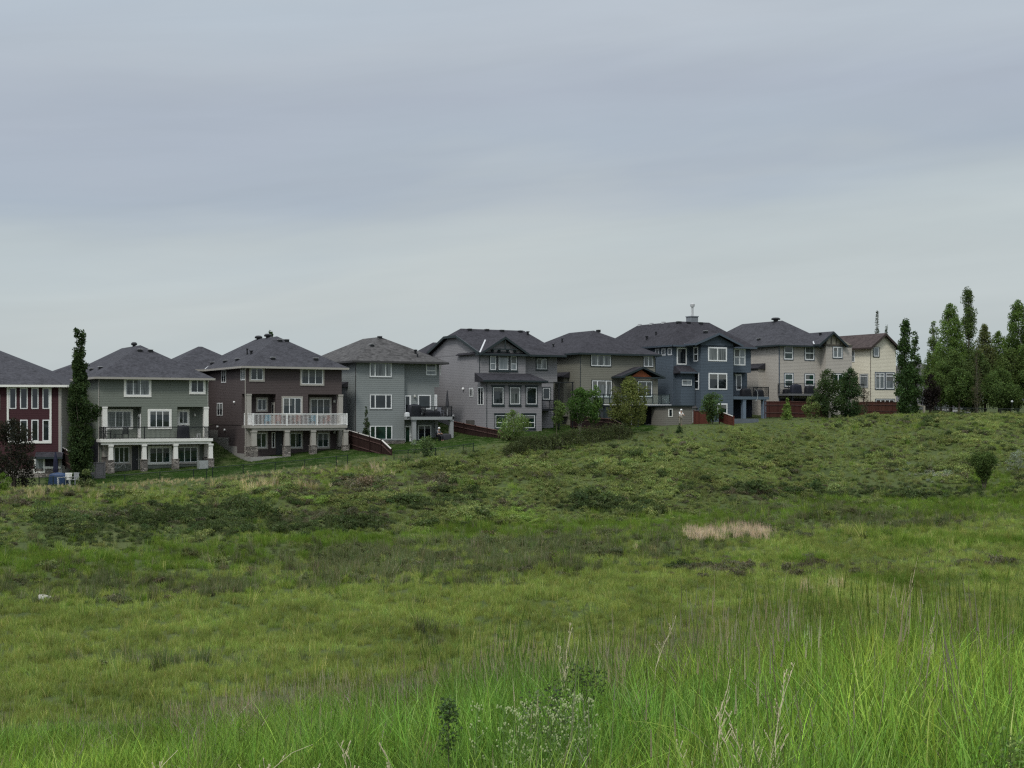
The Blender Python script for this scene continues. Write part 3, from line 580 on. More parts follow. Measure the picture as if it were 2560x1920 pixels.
h.walls([(0, W, rd, dfar - .4, zo, zeav), (0, sB, 0, rd, zb2 - .9, zeav), (0, sL, D, dfar - .4, -.6, zt2 + .1), (0, sL, D * .02, rd, zt2, zb2), (0, sW, rd, dfar - .4, -.6, zo), (0, sB, 0.0, dfar - .5, zt2, zeav)][:0] +
        [(0, W, rd, dfar - .4, zo, zeav), (0, sB, 0, rd, zt2 + .1, zeav), (0, sL, D, rd, -.6, zt2 + .1), (0, sW, rd, dfar - .4, -.6, zo)], MG)
# left gable wall under the clipped end
V = [(0, rd if False else -.0, zeav - .05), (0, dB + .15, zB - .12), (0, dC - .15, zB - .12), (0, dfar - .4, zeav - .05)]
h.obj(MB().add(V + [(.15, y, z) for _, y, z in V], [(0, 3, 2, 1), (4, 5, 6, 7), (0, 1, 5, 4), (1, 2, 6, 5), (2, 3, 7, 6)]), 'gable_wall', MG)
sr = W + .5
V = [A, B, C, (-.35, dfar, zeav), (s1, dm, zrr), (s2, dm, zrr), (sr, -.4, zeav), (sr, dfar, zeav)]
t = .12; V2 = [(x, y, z - t) for x, y, z in V]
o = h.obj(MB().add(V + V2, [(0, 6, 5, 4, 1), (1, 4, 2), (2, 4, 5, 7, 3), (6, 7, 5), (9, 12, 13, 14, 8), (9, 10, 12), (10, 11, 15, 13, 12), (14, 13, 15), (0, 1, 9, 8), (1, 2, 10, 9), (2, 3, 11, 10), (0, 8, 14, 6), (6, 14, 15, 7)]), 'roof', ROOF_C)
h.roofs.append((-.35, sr, -.4, dfar, zeav, (zrr - zeav) / half, o))
g = MB(); g.beam((-.4, *A[1:]), (-.4, *B[1:]), .08, .26); g.beam((-.4, *B[1:]), (-.4, *C[1:]), .08, .26); g.beam((-.4, *C[1:]), (-.4, dfar, zeav), .08, .26); g.box(-.35, sr, -.5, -.38, zeav - .2, zeav); g.box(sr - .02, sr + .1, -.4, dfar, zeav - .2, zeav - .01); g.build('rake_board', M_TRIM_D, o)
# rear bay gable
gp, gz_ = h.p(1160, 212, -.5); gl0 = max(h.p(800, 430, -.5)[0], -.32); gr0 = 2 * gp - gl0; zge = h.zat(0, -.5, 432)
h.gable(gl0, gr0, -.5, dm * .8, zge, gz_, ROOF_C, M_TRIM_D, gl=.8)
h.walls([], MG, 'gable_wall', [([(0, zge - .1), (sB, zge - .1), (sB, zge + .02), (gp, gz_ - .2 - .1), (0, zge + .05)], .0, .5)])
br = MB(); br.beam((gp - 1.5, -.42, gz_ - 1.35), (gp + 1.5, -.42, gz_ - 1.35), .08, .1); br.beam((gp, -.42, gz_ - 1.3), (gp, -.42, gz_ - .2), .08, .1)
for k in (-1.35, -.55, .45, 1.3): br.add([(gp + k - .09, -.4, gz_ - 1.35), (gp + k + .09, -.4, gz_ - 1.35), (gp + k + .05, 0, gz_ - 2.05), (gp + k - .05, 0, gz_ - 2.05), (gp + k - .09, 0, gz_ - 1.35), (gp + k + .09, 0, gz_ - 1.35)], [(0, 1, 2, 3), (0, 3, 4), (1, 5, 2), (0, 4, 5, 1)])
br.build('gable_brackets', M_TRIM_D, h.root)
pg_ = (gz_ - zge) / ((gr0 - gl0) / 2); pm_ = (zrr - zeav) / half; kx = 2.6; h.flash((gl0 + .12, -.3, zge + .12), (gl0 + kx, -.4 + (zge + pg_ * kx - zeav) / pm_, zge + pg_ * kx + .06))
h.walls([(-1.6, 0, 10.4, 16, 1, zeav - .6)], MG, 'garage_wall'); h.hip(-2.1, 6, 9.9, 16.5, zeav - .6, h.zat(1, 13.2, 290), ROOF_C, M_TRIM_D, along='s')
h.vents([(695, 135, 'rear'), (920, 140, 'rear'), (1115, 150, 'rear'), (1352, 158, 'rear')]); h.pipe(1450, 195, 0, 'rear', .3, .12)
h.shed(h.p(880, 785, D - .5)[0], h.p(1705, 790, D - .5)[0], D - .5, 0, h.zat(3, D - .5, 783), h.zat(3, 0, 692), ROOF_C, M_TRIM_D, .0, .9)
h.win((1055, 422, 1207, 662), 0, M_TRIM_D, .13, (), M_GLC, head=.12); h.win((948, 456, 1046, 660), 0, M_TRIM_D, .1, (), M_GLC, hsplits=(.45,), head=.1); h.win((1215, 460, 1315, 662), 0, M_TRIM_D, .1, (), M_GLC, hsplits=(.45,), head=.1)
h.win((1553, 490, 1702, 650), rd, M_TRIM_D, .1, (.5,), M_GLB, head=.08)
for r in ((985, 860, 1142, 1105), (1205, 862, 1358, 1105), (1420, 862, 1572, 1105)): h.win(r, D, M_TRIM_D, .1, (), M_GLB if r[0] == 1205 else M_GL, head=.14, sash=.07)
for r in ((1018, 1222, 1192, 1412), (1370, 1222, 1548, 1412)): h.win(r, D, M_TRIM_D, .1, (), M_GLG, head=.12, hsplits=(.42,))
h.win((1632, 870, 1745, 1040), rd, M_TRIM_D, .09, (), M_GL)
for r in ((692, 880, 742, 995), (803, 870, 876, 1105)): h.win(r, 0, None, 0, (.5,), M_GL, side=True)
h.cap(618, 890, 0, .2); h.cap(490, 1240, 0, .17)
h.obj(MB().box(-.6, -.02, 1.2, 2.0, h.q(900, 1400)[1], h.q(900, 1300)[1]), 'utility_box', paint('taupe box', (.09, .085, .075)))
h.downspout(-.06, .1, zb2, zge, M_TRIM_D); h.downspout(-.06, D + .05, 0, zt2 + .1, M_TRIM_D)
s9 = sL + 2.2; h.obj(MB().box(sL, s9, D, rd, h.zat(8, D, 1150) - .2, h.zat(8, D, 1150)), 'deck', M_BLACK)
h.rail([(sL + .05, D), (s9, D), (s9, rd)], h.zat(8, D, 1150), h.zat(8, D, 1040), M_BLACK)
h.obj(MB().box(s9 - .1, s9, D, D + .1, -.5, h.zat(8, D, 1150)).box(s9 - .1, s9, D + .0, D + .1, h.zat(8, D, 1040), h.zat(8, D, 815)).beam((sL, D, h.zat(7, D, 818)), (s9 + 1.8, D, h.zat(9, D, 805)), .1, .1).box(s9 + 1.6, s9 + 1.7, D, D + .1, -.5, h.zat(9, D, 810)), 'pergola', M_BLACK)
st = MB(); [st.box(s9 - 1.9, s9 - .9, D - .35 - .28 * k, D - .1 - .28 * k, h.zat(8, D, 1150) - .19 * (k + 1) - .04, h.zat(8, D, 1150) - .19 * (k + 1)) for k in range(9)]; st.build('stairs', M_BLACK, h.root)

# ---- taupe house with the cedar gable
h = House('detached_house', 'olive taupe house with cedar filled porch gable and glass railed deck', (1360, 800, 5.185), 477, 147.0, A30, 1430); h6 = h
TP = MS('siding olive taupe', (.165, .162, .132), .2); W = h.p(1440, 700)[0]; ze = h.zat(0, 0, 425); L_ = 15
h.walls([(0, W, 0, L_, -.6, ze)], TP); zr = h.zat(W / 2, W / 2, 137); h.hip(-.5, W + .5, -.5, L_ + .5, ze, zr, ROOF_C, M_TRIM_D)
h.vents([(705, 150, 'rear')]); h.pipe(235, 290, 0, 'left', .35, .09); h.pipe(120, 350, 0, 'left', .25, .09)
h.win((602, 440, 872, 606), 0, M_TRIM_D, .07, (.32, .66), M_GLB, sash=.1); h.win((1285, 458, 1418, 612), 0, M_TRIM_D, .05, (.5,), M_GLB, sash=.1)
h.win((615, 775, 883, 1010), 0, M_TRIM_D, .07, (.25, .74), M_GLB, sash=.1)
D = -1.3; a = h.p(1120, 900, D)[0]; b = h.p(1476, 900, D)[0]; zg = h.zat(8, D, 748); gp, gzp = h.p(1283, 604, D - .4)
h.walls([(a, b, D, -.001, h.zat(8, D, 1095), zg)], TP, 'bump_out_wall')
g0 = h.p(962, 742, D - .4)[0]; g1 = 2 * gp - g0; h.gable(g0 + .35, g1 - .35, D - .45, .3, h.zat(8, D, 735), gzp, ROOF_C, M_TRIM_D, rake=.2)
h.obj(MB().add([(gp - 1.45, D - .1, zg + .02), (gp + 1.45, D - .1, zg + .02), (gp, D - .1, gzp - .35), (gp - 1.45, D + .1, zg + .02), (gp + 1.45, D + .1, zg + .02), (gp, D + .1, gzp - .35)], [(0, 1, 2), (5, 4, 3), (0, 3, 4, 1), (1, 4, 5, 2), (2, 5, 3, 0)]), 'cedar_gable', boards('cedar shakes', (.19, .062, .03), 'Z', .14))
h.obj(MB().box(g0 + .3, g1 - .3, D - .45, D - .3, zg - .1, zg + .05), 'porch_beam', M_TRIM_D)
h.win((1208, 785, 1406, 1005), D, M_TRIM_D, .07, (.62,), M_GL, sash=.1)
zd = h.zat(5, -1, 1098); D2 = -2.6; s0 = h.p(770, 1095, D2)[0]; s1 = h.p(1642, 1095, D2)[0]
h.obj(MB().box(s0, s1, D2, 0, zd - .22, zd - .05).box(s0 - .04, s1 + .04, D2 - .05, -.01, zd - .05, zd), 'deck', M_TRIM_D); h.obj(MB().box(s0 - .06, s1 + .06, D2 - .08, D2 - .051, zd - .06, zd + .02), 'deck_edge', M_WHITE)
GLR = mat('railing glass', lambda nt, N, L, b: (b.inputs['Base Color'].__setattr__('default_value', (.75, .82, .8, 1)), b.inputs['Roughness'].__setattr__('default_value', .05), b.inputs['Transmission Weight'].__setattr__('default_value', .95), b.inputs['IOR'].__setattr__('default_value', 1.05)))
h.rail([(s0 + .05, 0), (s0 + .05, D2 + .05), (s1 - .05, D2 + .05), (s1 - .05, 0)], zd, h.zat(5, D2, 962), M_TRIM_D, glassy=GLR, pw=.08, topw=.06, posts=[(s0 + .05, D2 + .05)] + [(h.p(x, 1000, D2 + .05)[0], D2 + .05) for x in (850, 1020, 1180, 1300, 1410, 1520, 1628)])
for zx in (790, 1210, 1635): S, _ = h.p(zx, 1200, D2 + .2); h.column(S, D2 + .2, -.2, zd - .2, .26, M_TRIM_D)
h.obj(MB().box(s0 + .2, W + .1, -.05, -.01, -.2, zd - .25), 'dark_lower_panel', paint('charcoal panel', (.03, .03, .033), .9))  # thin charcoal sheet over the wall below the deck
h.win((700, 1130, 880, 1400), -.05, None, 0, (.5,), M_GL); h.door((1125, 1215, 1228, 1425), -.2, M_WHITE, None, M_GL, (.1, .05, .9, .95)); h.win((1490, 1180, 1570, 1400), -.05, None, 0, (), M_GLC)
MB().box(s0 - 1, s1 + .3, D2 - .4, -.01, -.9, -.15).build('patio_slab', M_CONC, h.root); h.downspout(W + .05, .05, zd, ze, M_TRIM_D); h.downspout(-.06, .05, 0, ze, M_TRIM_D)
cz = h.q(300, 730, -.6)[1]; h.obj(MB().box(-.6, 0, 2.5, 4.3, 1.5, cz), 'chimney_chase', TP); h.obj(MB().add([(-1.0, 2.2, cz), (0, 2.2, cz + .5), (0, 4.7, cz + .5), (-1.0, 4.7, cz), (-1, 2.2, cz - .12), (0, 2.2, cz - .12), (0, 4.7, cz - .12), (-1, 4.7, cz - .12)], [(0, 3, 2, 1), (0, 1, 5, 4), (3, 7, 6, 2), (0, 4, 7, 3), (4, 5, 6, 7)]), 'chase_roof', ROOF_C)

# ---- blue house
h = House('detached_house', 'slate blue house with projecting gabled bay and boxed chimney on the ridge', (1540, 760, 4.88), 700, 153.5, A30, 1460); h7 = h
BL = MS('siding slate blue', (.068, .088, .108), .17); W = h.p(1640, 700)[0]; D = -1.9; a = h.p(1036, 700, D)[0]; b = h.p(1430, 700, D)[0]; ze = h.zat(0, 0, 500)
zo = h.zat(W, 0, 838); s8 = h.p(1600, 900, .9)[0]; L_ = 15
h.walls([(0, a, 0, L_, -.6, ze), (a, b, D, L_, -.6, ze), (b, W, 0, L_, zo, ze), (b, s8, .9, L_, -.6, zo)], BL)
zr = (h.zat(3.6, 3.6, 214)); 
h.hip(-.5, W + .5, -.5, 7.3, ze, zr, ROOF_C, M_TRIM_B, along='s'); h.hip(-.5, 7.2, -.5 + .01, L_ + .5, ze + .002, zr - .004, ROOF_C, M_TRIM_B)
gp, gzp = h.p(1258, 350, D - .4); g0 = h.p(885, 478, D - .4)[0]; g0 = max(g0, gp - 3.4); g1 = 2 * gp - g0; zge = h.zat(a, D - .4, 482)
h.gable(g0, g1, D - .45, 4.2, zge, gzp, ROOF_C, M_TRIM_B)
h.walls([], BL, 'gable_wall', [([(a, ze - .3), (b, ze - .3), (b, max(ze, zge) + .05), (gp, gzp - .25), (a, max(ze, zge) + .05)], D, D + .5)])
h.flash((g0 + .05, -.3, zge + .02), (g0 + 1.1, 1.4, zge + .1 + 1.05 * (gzp - zge) / (gp - g0)))
h.vents([(218, 296, 'rear')], 0) if False else None
for zx, zy in ((765, 222), (880, 226), (1030, 232)): S, _ = h.p(zx, zy, 3.2); MB().box(S - .25, S + .25, 3.0, 3.4, zr - .25, zr - .02).build('roof_vent', M_BLACK, h.roofs[0][6])
for k in range(3): MB().box(3.1, 3.5, 6.2 + k * 2.4, 6.5 + k * 2.4, zr - .12, zr + .12).build('roof_vent', M_METAL, h.roofs[1][6])
h.pipe(487, 378, 1, 'left', .3, .09); h.pipe(375, 432, 1, 'left', .3, .12); h.vents([(1093, 348, 'left')], 2)
cs, czt = h.p(928, 160, 4.2); o = MB().box(cs - .5, cs + .5, 3.7, 4.7, zr - .5, czt).box(cs - .56, cs + .56, 3.64, 4.76, czt, czt + .1).build('chimney', MS('siding slate grey', (.16, .175, .19)), h.roofs[0][6])
MB().lathe([(.13, 0), (.13, 1.2), (.25, 1.22), (.28, 1.5), (.15, 1.65), (.02, 1.68)], 10, (cs + .05, 4.2, czt)).build('flue', M_METAL, h.root)
h.win((740, 533, 862, 742), 0, None, 0, (), M_GL, sash=.12); h.win((1122, 527, 1352, 700), D, None, 0, (.5,), M_GLB, sash=.12); h.win((1128, 842, 1355, 1047), D, None, 0, (.5,), M_GL, sash=.12)
h.win((1230, 1213, 1358, 1340), D, None, 0, (), M_GLG, sash=.12); h.win((1436, 545, 1577, 750), 0, None, 0, (.5,), M_GLC, sash=.11, hsplits=(.5,))
h.door((1462, 858, 1532, 1055), .9, M_WHITE, None, M_GL, (.15, .1, .85, .92)); h.lamp(1445, 862, .9)
for r in ((947, 522, 1002, 702), (955, 838, 1014, 1048)): h.win(r, a, None, 0, (), M_GL, side=True, hsplits=(.5,), sash=.1)
for r in ((555, 540, 606, 630), (632, 535, 683, 625), (480, 545, 527, 637)): h.win(r, 0, None, 0, (), M_GLC, side=True, sash=.1)
Db = -1.0; x0, x1 = h.p(790, 1000, Db)[0], h.p(962, 1000, Db)[0]; zs = h.zat(1, Db, 838)
h.walls([(x0, x1, Db, -.001, -.5, zs)], BL, 'bump_out_wall'); h.shed(x0 - .35, x1 + .1, Db - .45, 0, h.zat(1, Db, 830), h.zat(1, 0, 752), ROOF_C, M_TRIM_B, .2, .1)
h.win((797, 918, 926, 1000), Db, M_TRIM_B, .05, (), M_GLC, sash=.09)
h.obj(MB().box(b + .02, h.p(1868, 1150, -1.8)[0] - .3, .86, .895, -.3, zo - 3.1), 'dark_lower_panel', paint('navy under deck shade', (.016, .02, .034), .8)); D2 = -1.8; s0 = b + .03; s1 = h.p(1868, 1150, D2)[0]; zt, zb_ = h.zat(11, D2, 1130), h.zat(11, D2, 1165)  # navy sheet stands in for the deep shade under the deck
h.obj(MB().box(s0, s1, D2, .9, zb_, zt), 'deck', paint('blue deck trim', (.10, .13, .16)))
h.rail([(s0, D2 + .06), (s1 - .06, D2 + .06), (s1 - .06, .9)], zt, h.zat(11, D2, 1010), M_BLACK, .13, .02, pw=.08)
for zx in (1555, 1800): S, _ = h.p(zx, 1250, D2 + .3); h.column(S, D2 + .3, -.5, zb_, .42, paint('blue post', (.14, .18, .23)))
h.downspout(-.05, .05, 0, ze, M_TRIM_B); h.downspout(W + .02, .05, zo, ze, M_TRIM_B)

# ---- beige house
h = House('detached_house', 'beige house with charcoal hip roof, half timbered gable and boxed chimney on its side wall', (1820, 760, 4.809), 612, 161.0, A30, 1390); h8 = h
BG = MS('siding beige', (.365, .34, .30), .17); W = h.p(1425, 700)[0]; sb = h.p(1067, 700, 0)[0]; ze = h.zat(0, 0, 490); L_ = 16; D = -.9
h.walls([(0, sb + .6, 0, L_, -.5, ze), (sb + .6, W, D, L_, -.5, ze)], BG)
sbb = sb + .6; zr = h.zat(W / 2, W / 2, 205) ; wr = 9.4
zr = h.p(695, 205, wr / 2)[1]; h.hip(-.5, -.5 + wr, -.5, L_ + .5, ze, zr, ROOF_A, M_TRIM_D)
h.walls([(-3, 0, 11.5, 19, 0, ze - .1)], BG, 'garage_wall'); h.hip(-3.6, 4.5, 11, 19.5, ze, h.zat(-1.5, 15.5, 355), ROOF_A, M_TRIM_D, along='s')
gp, gzp = h.p(1272, 328, D - .45); g1 = h.p(1443, 492, D - .45)[0]; g0 = 2 * gp - g1; zge = h.zat(8, D - .45, 490)
h.gable(g0, g1, D - .45, 8, zge, gzp, ROOF_A, M_TRIM_D, rake=.3)
h.walls([], paint('gable stucco', (.30, .275, .22)), 'gable_wall', [([(sbb, zge - .05), (W, zge - .05), (W, zge + .02), (gp, gzp - .2), (sbb, zge + .02)], D, D + .5)])
tb = MB(); [tb.box(gp + k - .07, gp + k + .07, D - .05, D - .003, zge + .05, gzp - .3 - abs(k) * (gzp - zge) / (gp - g0)) for k in (-1.45, -.8, -.0, .8, 1.45)]; tb.box(sbb - .1, W + .05, D - .08, D - .002, zge - .15, zge + .05); tb.build('gable_battens', paint('batten brown', (.09, .08, .065)), h.root)
h.flash((g0 + .05, -.4, zge + .05), (g0 + .9, .9, zge + .1 + .85 * (gzp - zge) / (gp - g0)))
h.vents([(373, 430, 'left')]); h.pipe(1108, 375, 2, 'left', .2, .12); h.turbine(-.5 + wr / 2, -.5 + wr / 2 + 1.2, zr, .42)
for r in ((668, 500, 784, 674), (918, 503, 1039, 680), (672, 828, 787, 1002), (918, 835, 1040, 990)): h.win(r, 0, M_TRIM_B, .07, (), M_GLB if r[1] == 503 else M_GLG, hsplits=(.5,), sash=.12)
h.win((1255, 507, 1378, 655), D, M_TRIM_B, .08, (.5,), M_GLC, sash=.11); h.win((1262, 833, 1384, 990), D, M_TRIM_B, .08, (.5,), M_GLG, sash=.11)
h.obj(MB().box(sbb - .02, sbb + .12, D - .04, D - .003, 0, zge - .2), 'corner_board', BG); h.obj(MB().box(-.04, .1, -.04, -.002, 0, ze - .2), 'corner_board', M_TRIM_B)
D2 = -1.9; s0 = -.2; s1 = sbb - .1; zt, zb_ = h.zat(2, D2, 1078), h.zat(2, D2, 1102)
h.obj(MB().box(s0, s1, D2, -.002, zb_, zt), 'deck', paint('deck grey', (.13, .13, .13))); h.rail([(s0 + .06, 0), (s0 + .06, D2 + .06), (s1 - .06, D2 + .06)], zt, h.zat(2, D2, 955), M_BLACK, .13, .018)
for S in (s0 + .8, (s0 + s1) / 2, s1 - .3): h.column(S, D2 + .3, -.5, zb_, .2, M_BLACK)
h.obj(MB().box(.1, s1, -.04, -.003, 0, zb_ - .3), 'dark_lower_panel', M_DARKIN)  # near black sheet paints the shade on the wall under the deck
s2, s3 = W + .1, W + 2.4; h.obj(MB().box(s2, s3, -.6, 2.5, h.zat(12, -.6, 1092) - .15, h.zat(12, -.6, 1092)), 'deck', paint('deck grey', (.13, .13, .13)))
h.rail([(s2, -.55), (s3 - .05, -.55), (s3 - .05, 2.4)], h.zat(12, -.6, 1092), h.zat(12, -.6, 962), M_BLACK, .13, .018); h.obj(MB().box(s3 - .1, s3, -.55, -.45, -1, h.zat(12, -.6, 1092)), 'post', M_BLACK)
x0, z1 = h.q(455, 765, -.9), 0; dn = h.q(470, 900, -.9)[0]; cz = h.q(400, 765, -.9)[1]
h.obj(MB().box(-1.0, -.001, 2.6, 5.6, -.3, cz), 'chimney_chase', BG); h.obj(MB().add([(-1.15, 2.4, cz), (0, 2.4, cz + .55), (0, 5.8, cz + .55), (-1.15, 5.8, cz), (-1.15, 2.4, cz - .14), (0, 2.4, cz - .14), (0, 5.8, cz - .14), (-1.15, 5.8, cz - .14)], [(0, 3, 2, 1), (0, 1, 5, 4), (3, 7, 6, 2), (0, 4, 7, 3), (4, 5, 6, 7)]), 'chase_roof', ROOF_C)

# ---- cream house
h = House('detached_house', 'cream house with brown shingle roof and tall plain gable end', (1820, 760, 4.809), 1717, 168.0, A30, 1345); h9 = h
CR = MS('siding cream', (.58, .545, .435), .17); gp, gzp = h.p(1897, 348, -.4); W = 2 * gp; ze = h.zat(0, 0, 512); L_ = 13
h.walls([(0, W, 0, L_, -.5, ze)], CR, 'wall', [([(0, ze), (W, ze), (gp, gzp - .15)], 0.0, .5)])
h.gable(-.45, W + .45, -.45, L_ + .5, ze - .1, gzp, ROOF_D, paint('brown fascia', (.045, .033, .028)), rake=.32)
h.walls([(-5.5, 0, 5.2, 13, 0, ze)], CR, 'side_wall'); h.hip(-6, 3, 4.7, 13.5, ze - .1, gzp - .06, ROOF_D, paint('brown fascia', (.045, .033, .028)), along='s')
h.flash((-.4, 4.75, ze), (1.6, 7.0, ze - .1 + 2.05 * (gzp - ze + .1) / (gp + .45)))
h.win((1742, 513, 1819, 640), 0, M_TRIM_D, .09, (), M_GLC, sash=.09); h.win((1764, 818, 1884, 1028), 0, M_TRIM_B, .09, (.5,), M_GLC, sash=.1, hsplits=(.82,)); h.win((1888, 818, 2002, 1028), 0, M_TRIM_B, .09, (), M_GLC, sash=.1, hsplits=(.82,))
h.win((1768, 1138, 2004, 1260), 0, M_TRIM_B, .09, (.25, .5, .75), M_GL, sash=.1)
h.win((1475, 555, 1524, 700), 0, None, 0, (), M_GLC, side=True, hsplits=(.5,)); h.win((1583, 838, 1686, 1008), 0, M_GREYTRIM, .08, (), M_GLC, side=True, hsplits=(.85,))
h.obj(MB().box(-.45, -.02, 7.5, 8.5, h.q(1520, 980)[1], h.q(1520, 790)[1]), 'chase', M_GREYTRIM); h.downspout(-.06, .05, 0, ze, paint('brown fascia', (.045, .033, .028)))

# ---- dark red house at the left edge
h = House('detached_house', 'dark red house with white framed ribbon windows, cut by the left edge of the view', (0, 800, 3.77), 575, 119.5, R(9), 1480); h1 = h
RD = MS('siding oxblood', (.040, .0125, .0155)); OL = MS('siding olive grey', (.14, .135, .115)); ze = h.zat(0, 0, 612); Wl = 15.0
h.walls([(-Wl, 0, 0, .25, -.3, ze)], RD); h.walls([(-Wl, 0, .251, 13, -.3, ze)], OL, 'side_wall')
e1 = h.p(635, 600, -.5)[0]; slope = None
zr = h.zat(-Wl / 2, Wl / 2, 215); e1 = max(e1, .5); ks = np.linspace(0, 12, 600); xs = [to_px(*h.world(e1 - k, -.5 + k, 0))[0] for k in ks]; kk = ks[int(np.argmin(np.abs(np.array(xs))))]
pit = (h.zat(e1 - kk, -.5 + kk, 305) - ze) / kk; hw = (e1 + Wl + .5) / 2
h.hip(-Wl - .5, e1, -.5, 18, ze, ze + pit * hw, ROOF_A, M_TRIM_W)
A = MB(); a, b, z0, z1 = h.rect((66, 620, 487, 1163), 0); A.ring(a, b, z0, z1, .16, -.07, 0, .2); h.obj(A, 'window_surround', M_TRIM_W)
for x0, x1 in ((88, 155), (190, 262), (297, 364), (402, 468)):
    for y0, y1 in ((640, 838), (940, 1142)): h.win((x0, y0, x1, y1), 0, None, 0, (), M_GL, sash=.05)
cb = MB(); a = h.p(552, 900)[0]; cb.box(a, .03, -.03, -.001, 0, ze - .2); cb.box(0.001, .04, -.03, .25, 0, ze - .2); cb.build('corner_board', M_TRIM_T, h.root)
h.shed(h.p(325, 1285, -.8)[0], h.p(585, 1270, -.8)[0], -.8, 0, h.zat(0, -.8, 1290), h.zat(0, 0, 1243), ROOF_C, M_TRIM_D)
h.win((318, 1290, 425, 1440), 0, M_TRIM_W, .12, (), M_GLC, sash=.05); h.obj(MB().box(*h.rect((425, 1290, 552, 1380), 0)[:2], -.03, -.002, *h.rect((425, 1290, 552, 1380), 0)[2:]), 'dark_panel', M_DARKIN)
r = h.rect((425, 1380, 575, 1400), 0); h.obj(MB().box(r[0], r[1], -.08, -.001, r[2], r[3]), 'sill_band', M_TRIM_W); r = h.rect((0, 1400, 552, 1500), 0); h.obj(MB().box(-Wl, r[1], -.05, -.004, r[2], r[3]), 'stone_base', M_STONE)
h.win((-60, 700, 2, 850), 0, M_TRIM_T, .1, (), M_GL); h.downspout(.06, -.02, .0, h.zat(0, 0, 1000), M_GREYTRIM, .05)
# ---- grey roofed house half hidden behind the poplars
h = House('detached_house', 'grey roofed house glimpsed between the poplars and the dark column trees', (2200, 700, 4.147), 470, 190.0, R(25), 1330); hX = h
ze = h.zat(0, 0, 985); h.walls([(-3.5, 8, 0, 10, -1.5, ze)], MS('siding ash', (.2, .2, .21))); h.hip(-4, 8.5, -.5, 10.5, ze, h.zat(3, 5, 855), ROOF_B, M_GREYTRIM, along='s')
h.win((560, 1030, 640, 1110), 0, M_GREYTRIM, .08, (.5,), M_GL)
# ------------------------------------------------------------------ ground, one sheet to the horizon
def axis(vals): return np.unique(np.round(np.concatenate(vals), 4))
gx = axis([np.arange(-12, 12, .3), np.arange(-70, 75, .9), np.linspace(-400, 400, 60), np.linspace(-2600, 2600, 30)])
gy = axis([np.arange(-2, 22, .3), np.arange(22, 175, .9), np.linspace(175, 500, 40), np.linspace(500, 3500, 16), np.linspace(-150, -2, 10)])
XX, YY = np.meshgrid(gx, gy); ZZ = ground_z(XX, YY)
nx, ny = len(gx), len(gy); idx = np.arange(nx * ny).reshape(ny, nx)
me = bpy.data.meshes.new('ground'); V = np.stack([XX, YY, ZZ], -1).reshape(-1, 3)
Q = np.stack([idx[:-1, :-1], idx[:-1, 1:], idx[1:, 1:], idx[1:, :-1]], -1).reshape(-1, 4)
me.from_pydata(V.tolist(), [], Q.tolist()); me.shade_smooth()
def gmat(nt, N, L, b):
    v = coord(N, L); n = noise(N, L, v, .25, 6, .6); n2 = noise(N, L, v, 6, 3)
    a = N.new('ShaderNodeMath'); a.operation = 'MULTIPLY_ADD'; a.inputs[1].default_value = .4; L.new(n2, a.inputs[0]); L.new(n, a.inputs[2])
    L.new(ramp(N, L, a.outputs[0], [(.4, (.040, .056, .018)), (.65, (.060, .080, .028)), (.9, (.085, .10, .038))]), b.inputs['Base Color'])
    b.inputs['Roughness'].default_value = 1; b.inputs['Specular IOR Level'].default_value = .1; bump(N, L, b, n2, .8, .15)
me.materials.append(mat('ground soil and moss', gmat)); go = bpy.data.objects.new('ground', me); link(go); tag(go, kind='structure')
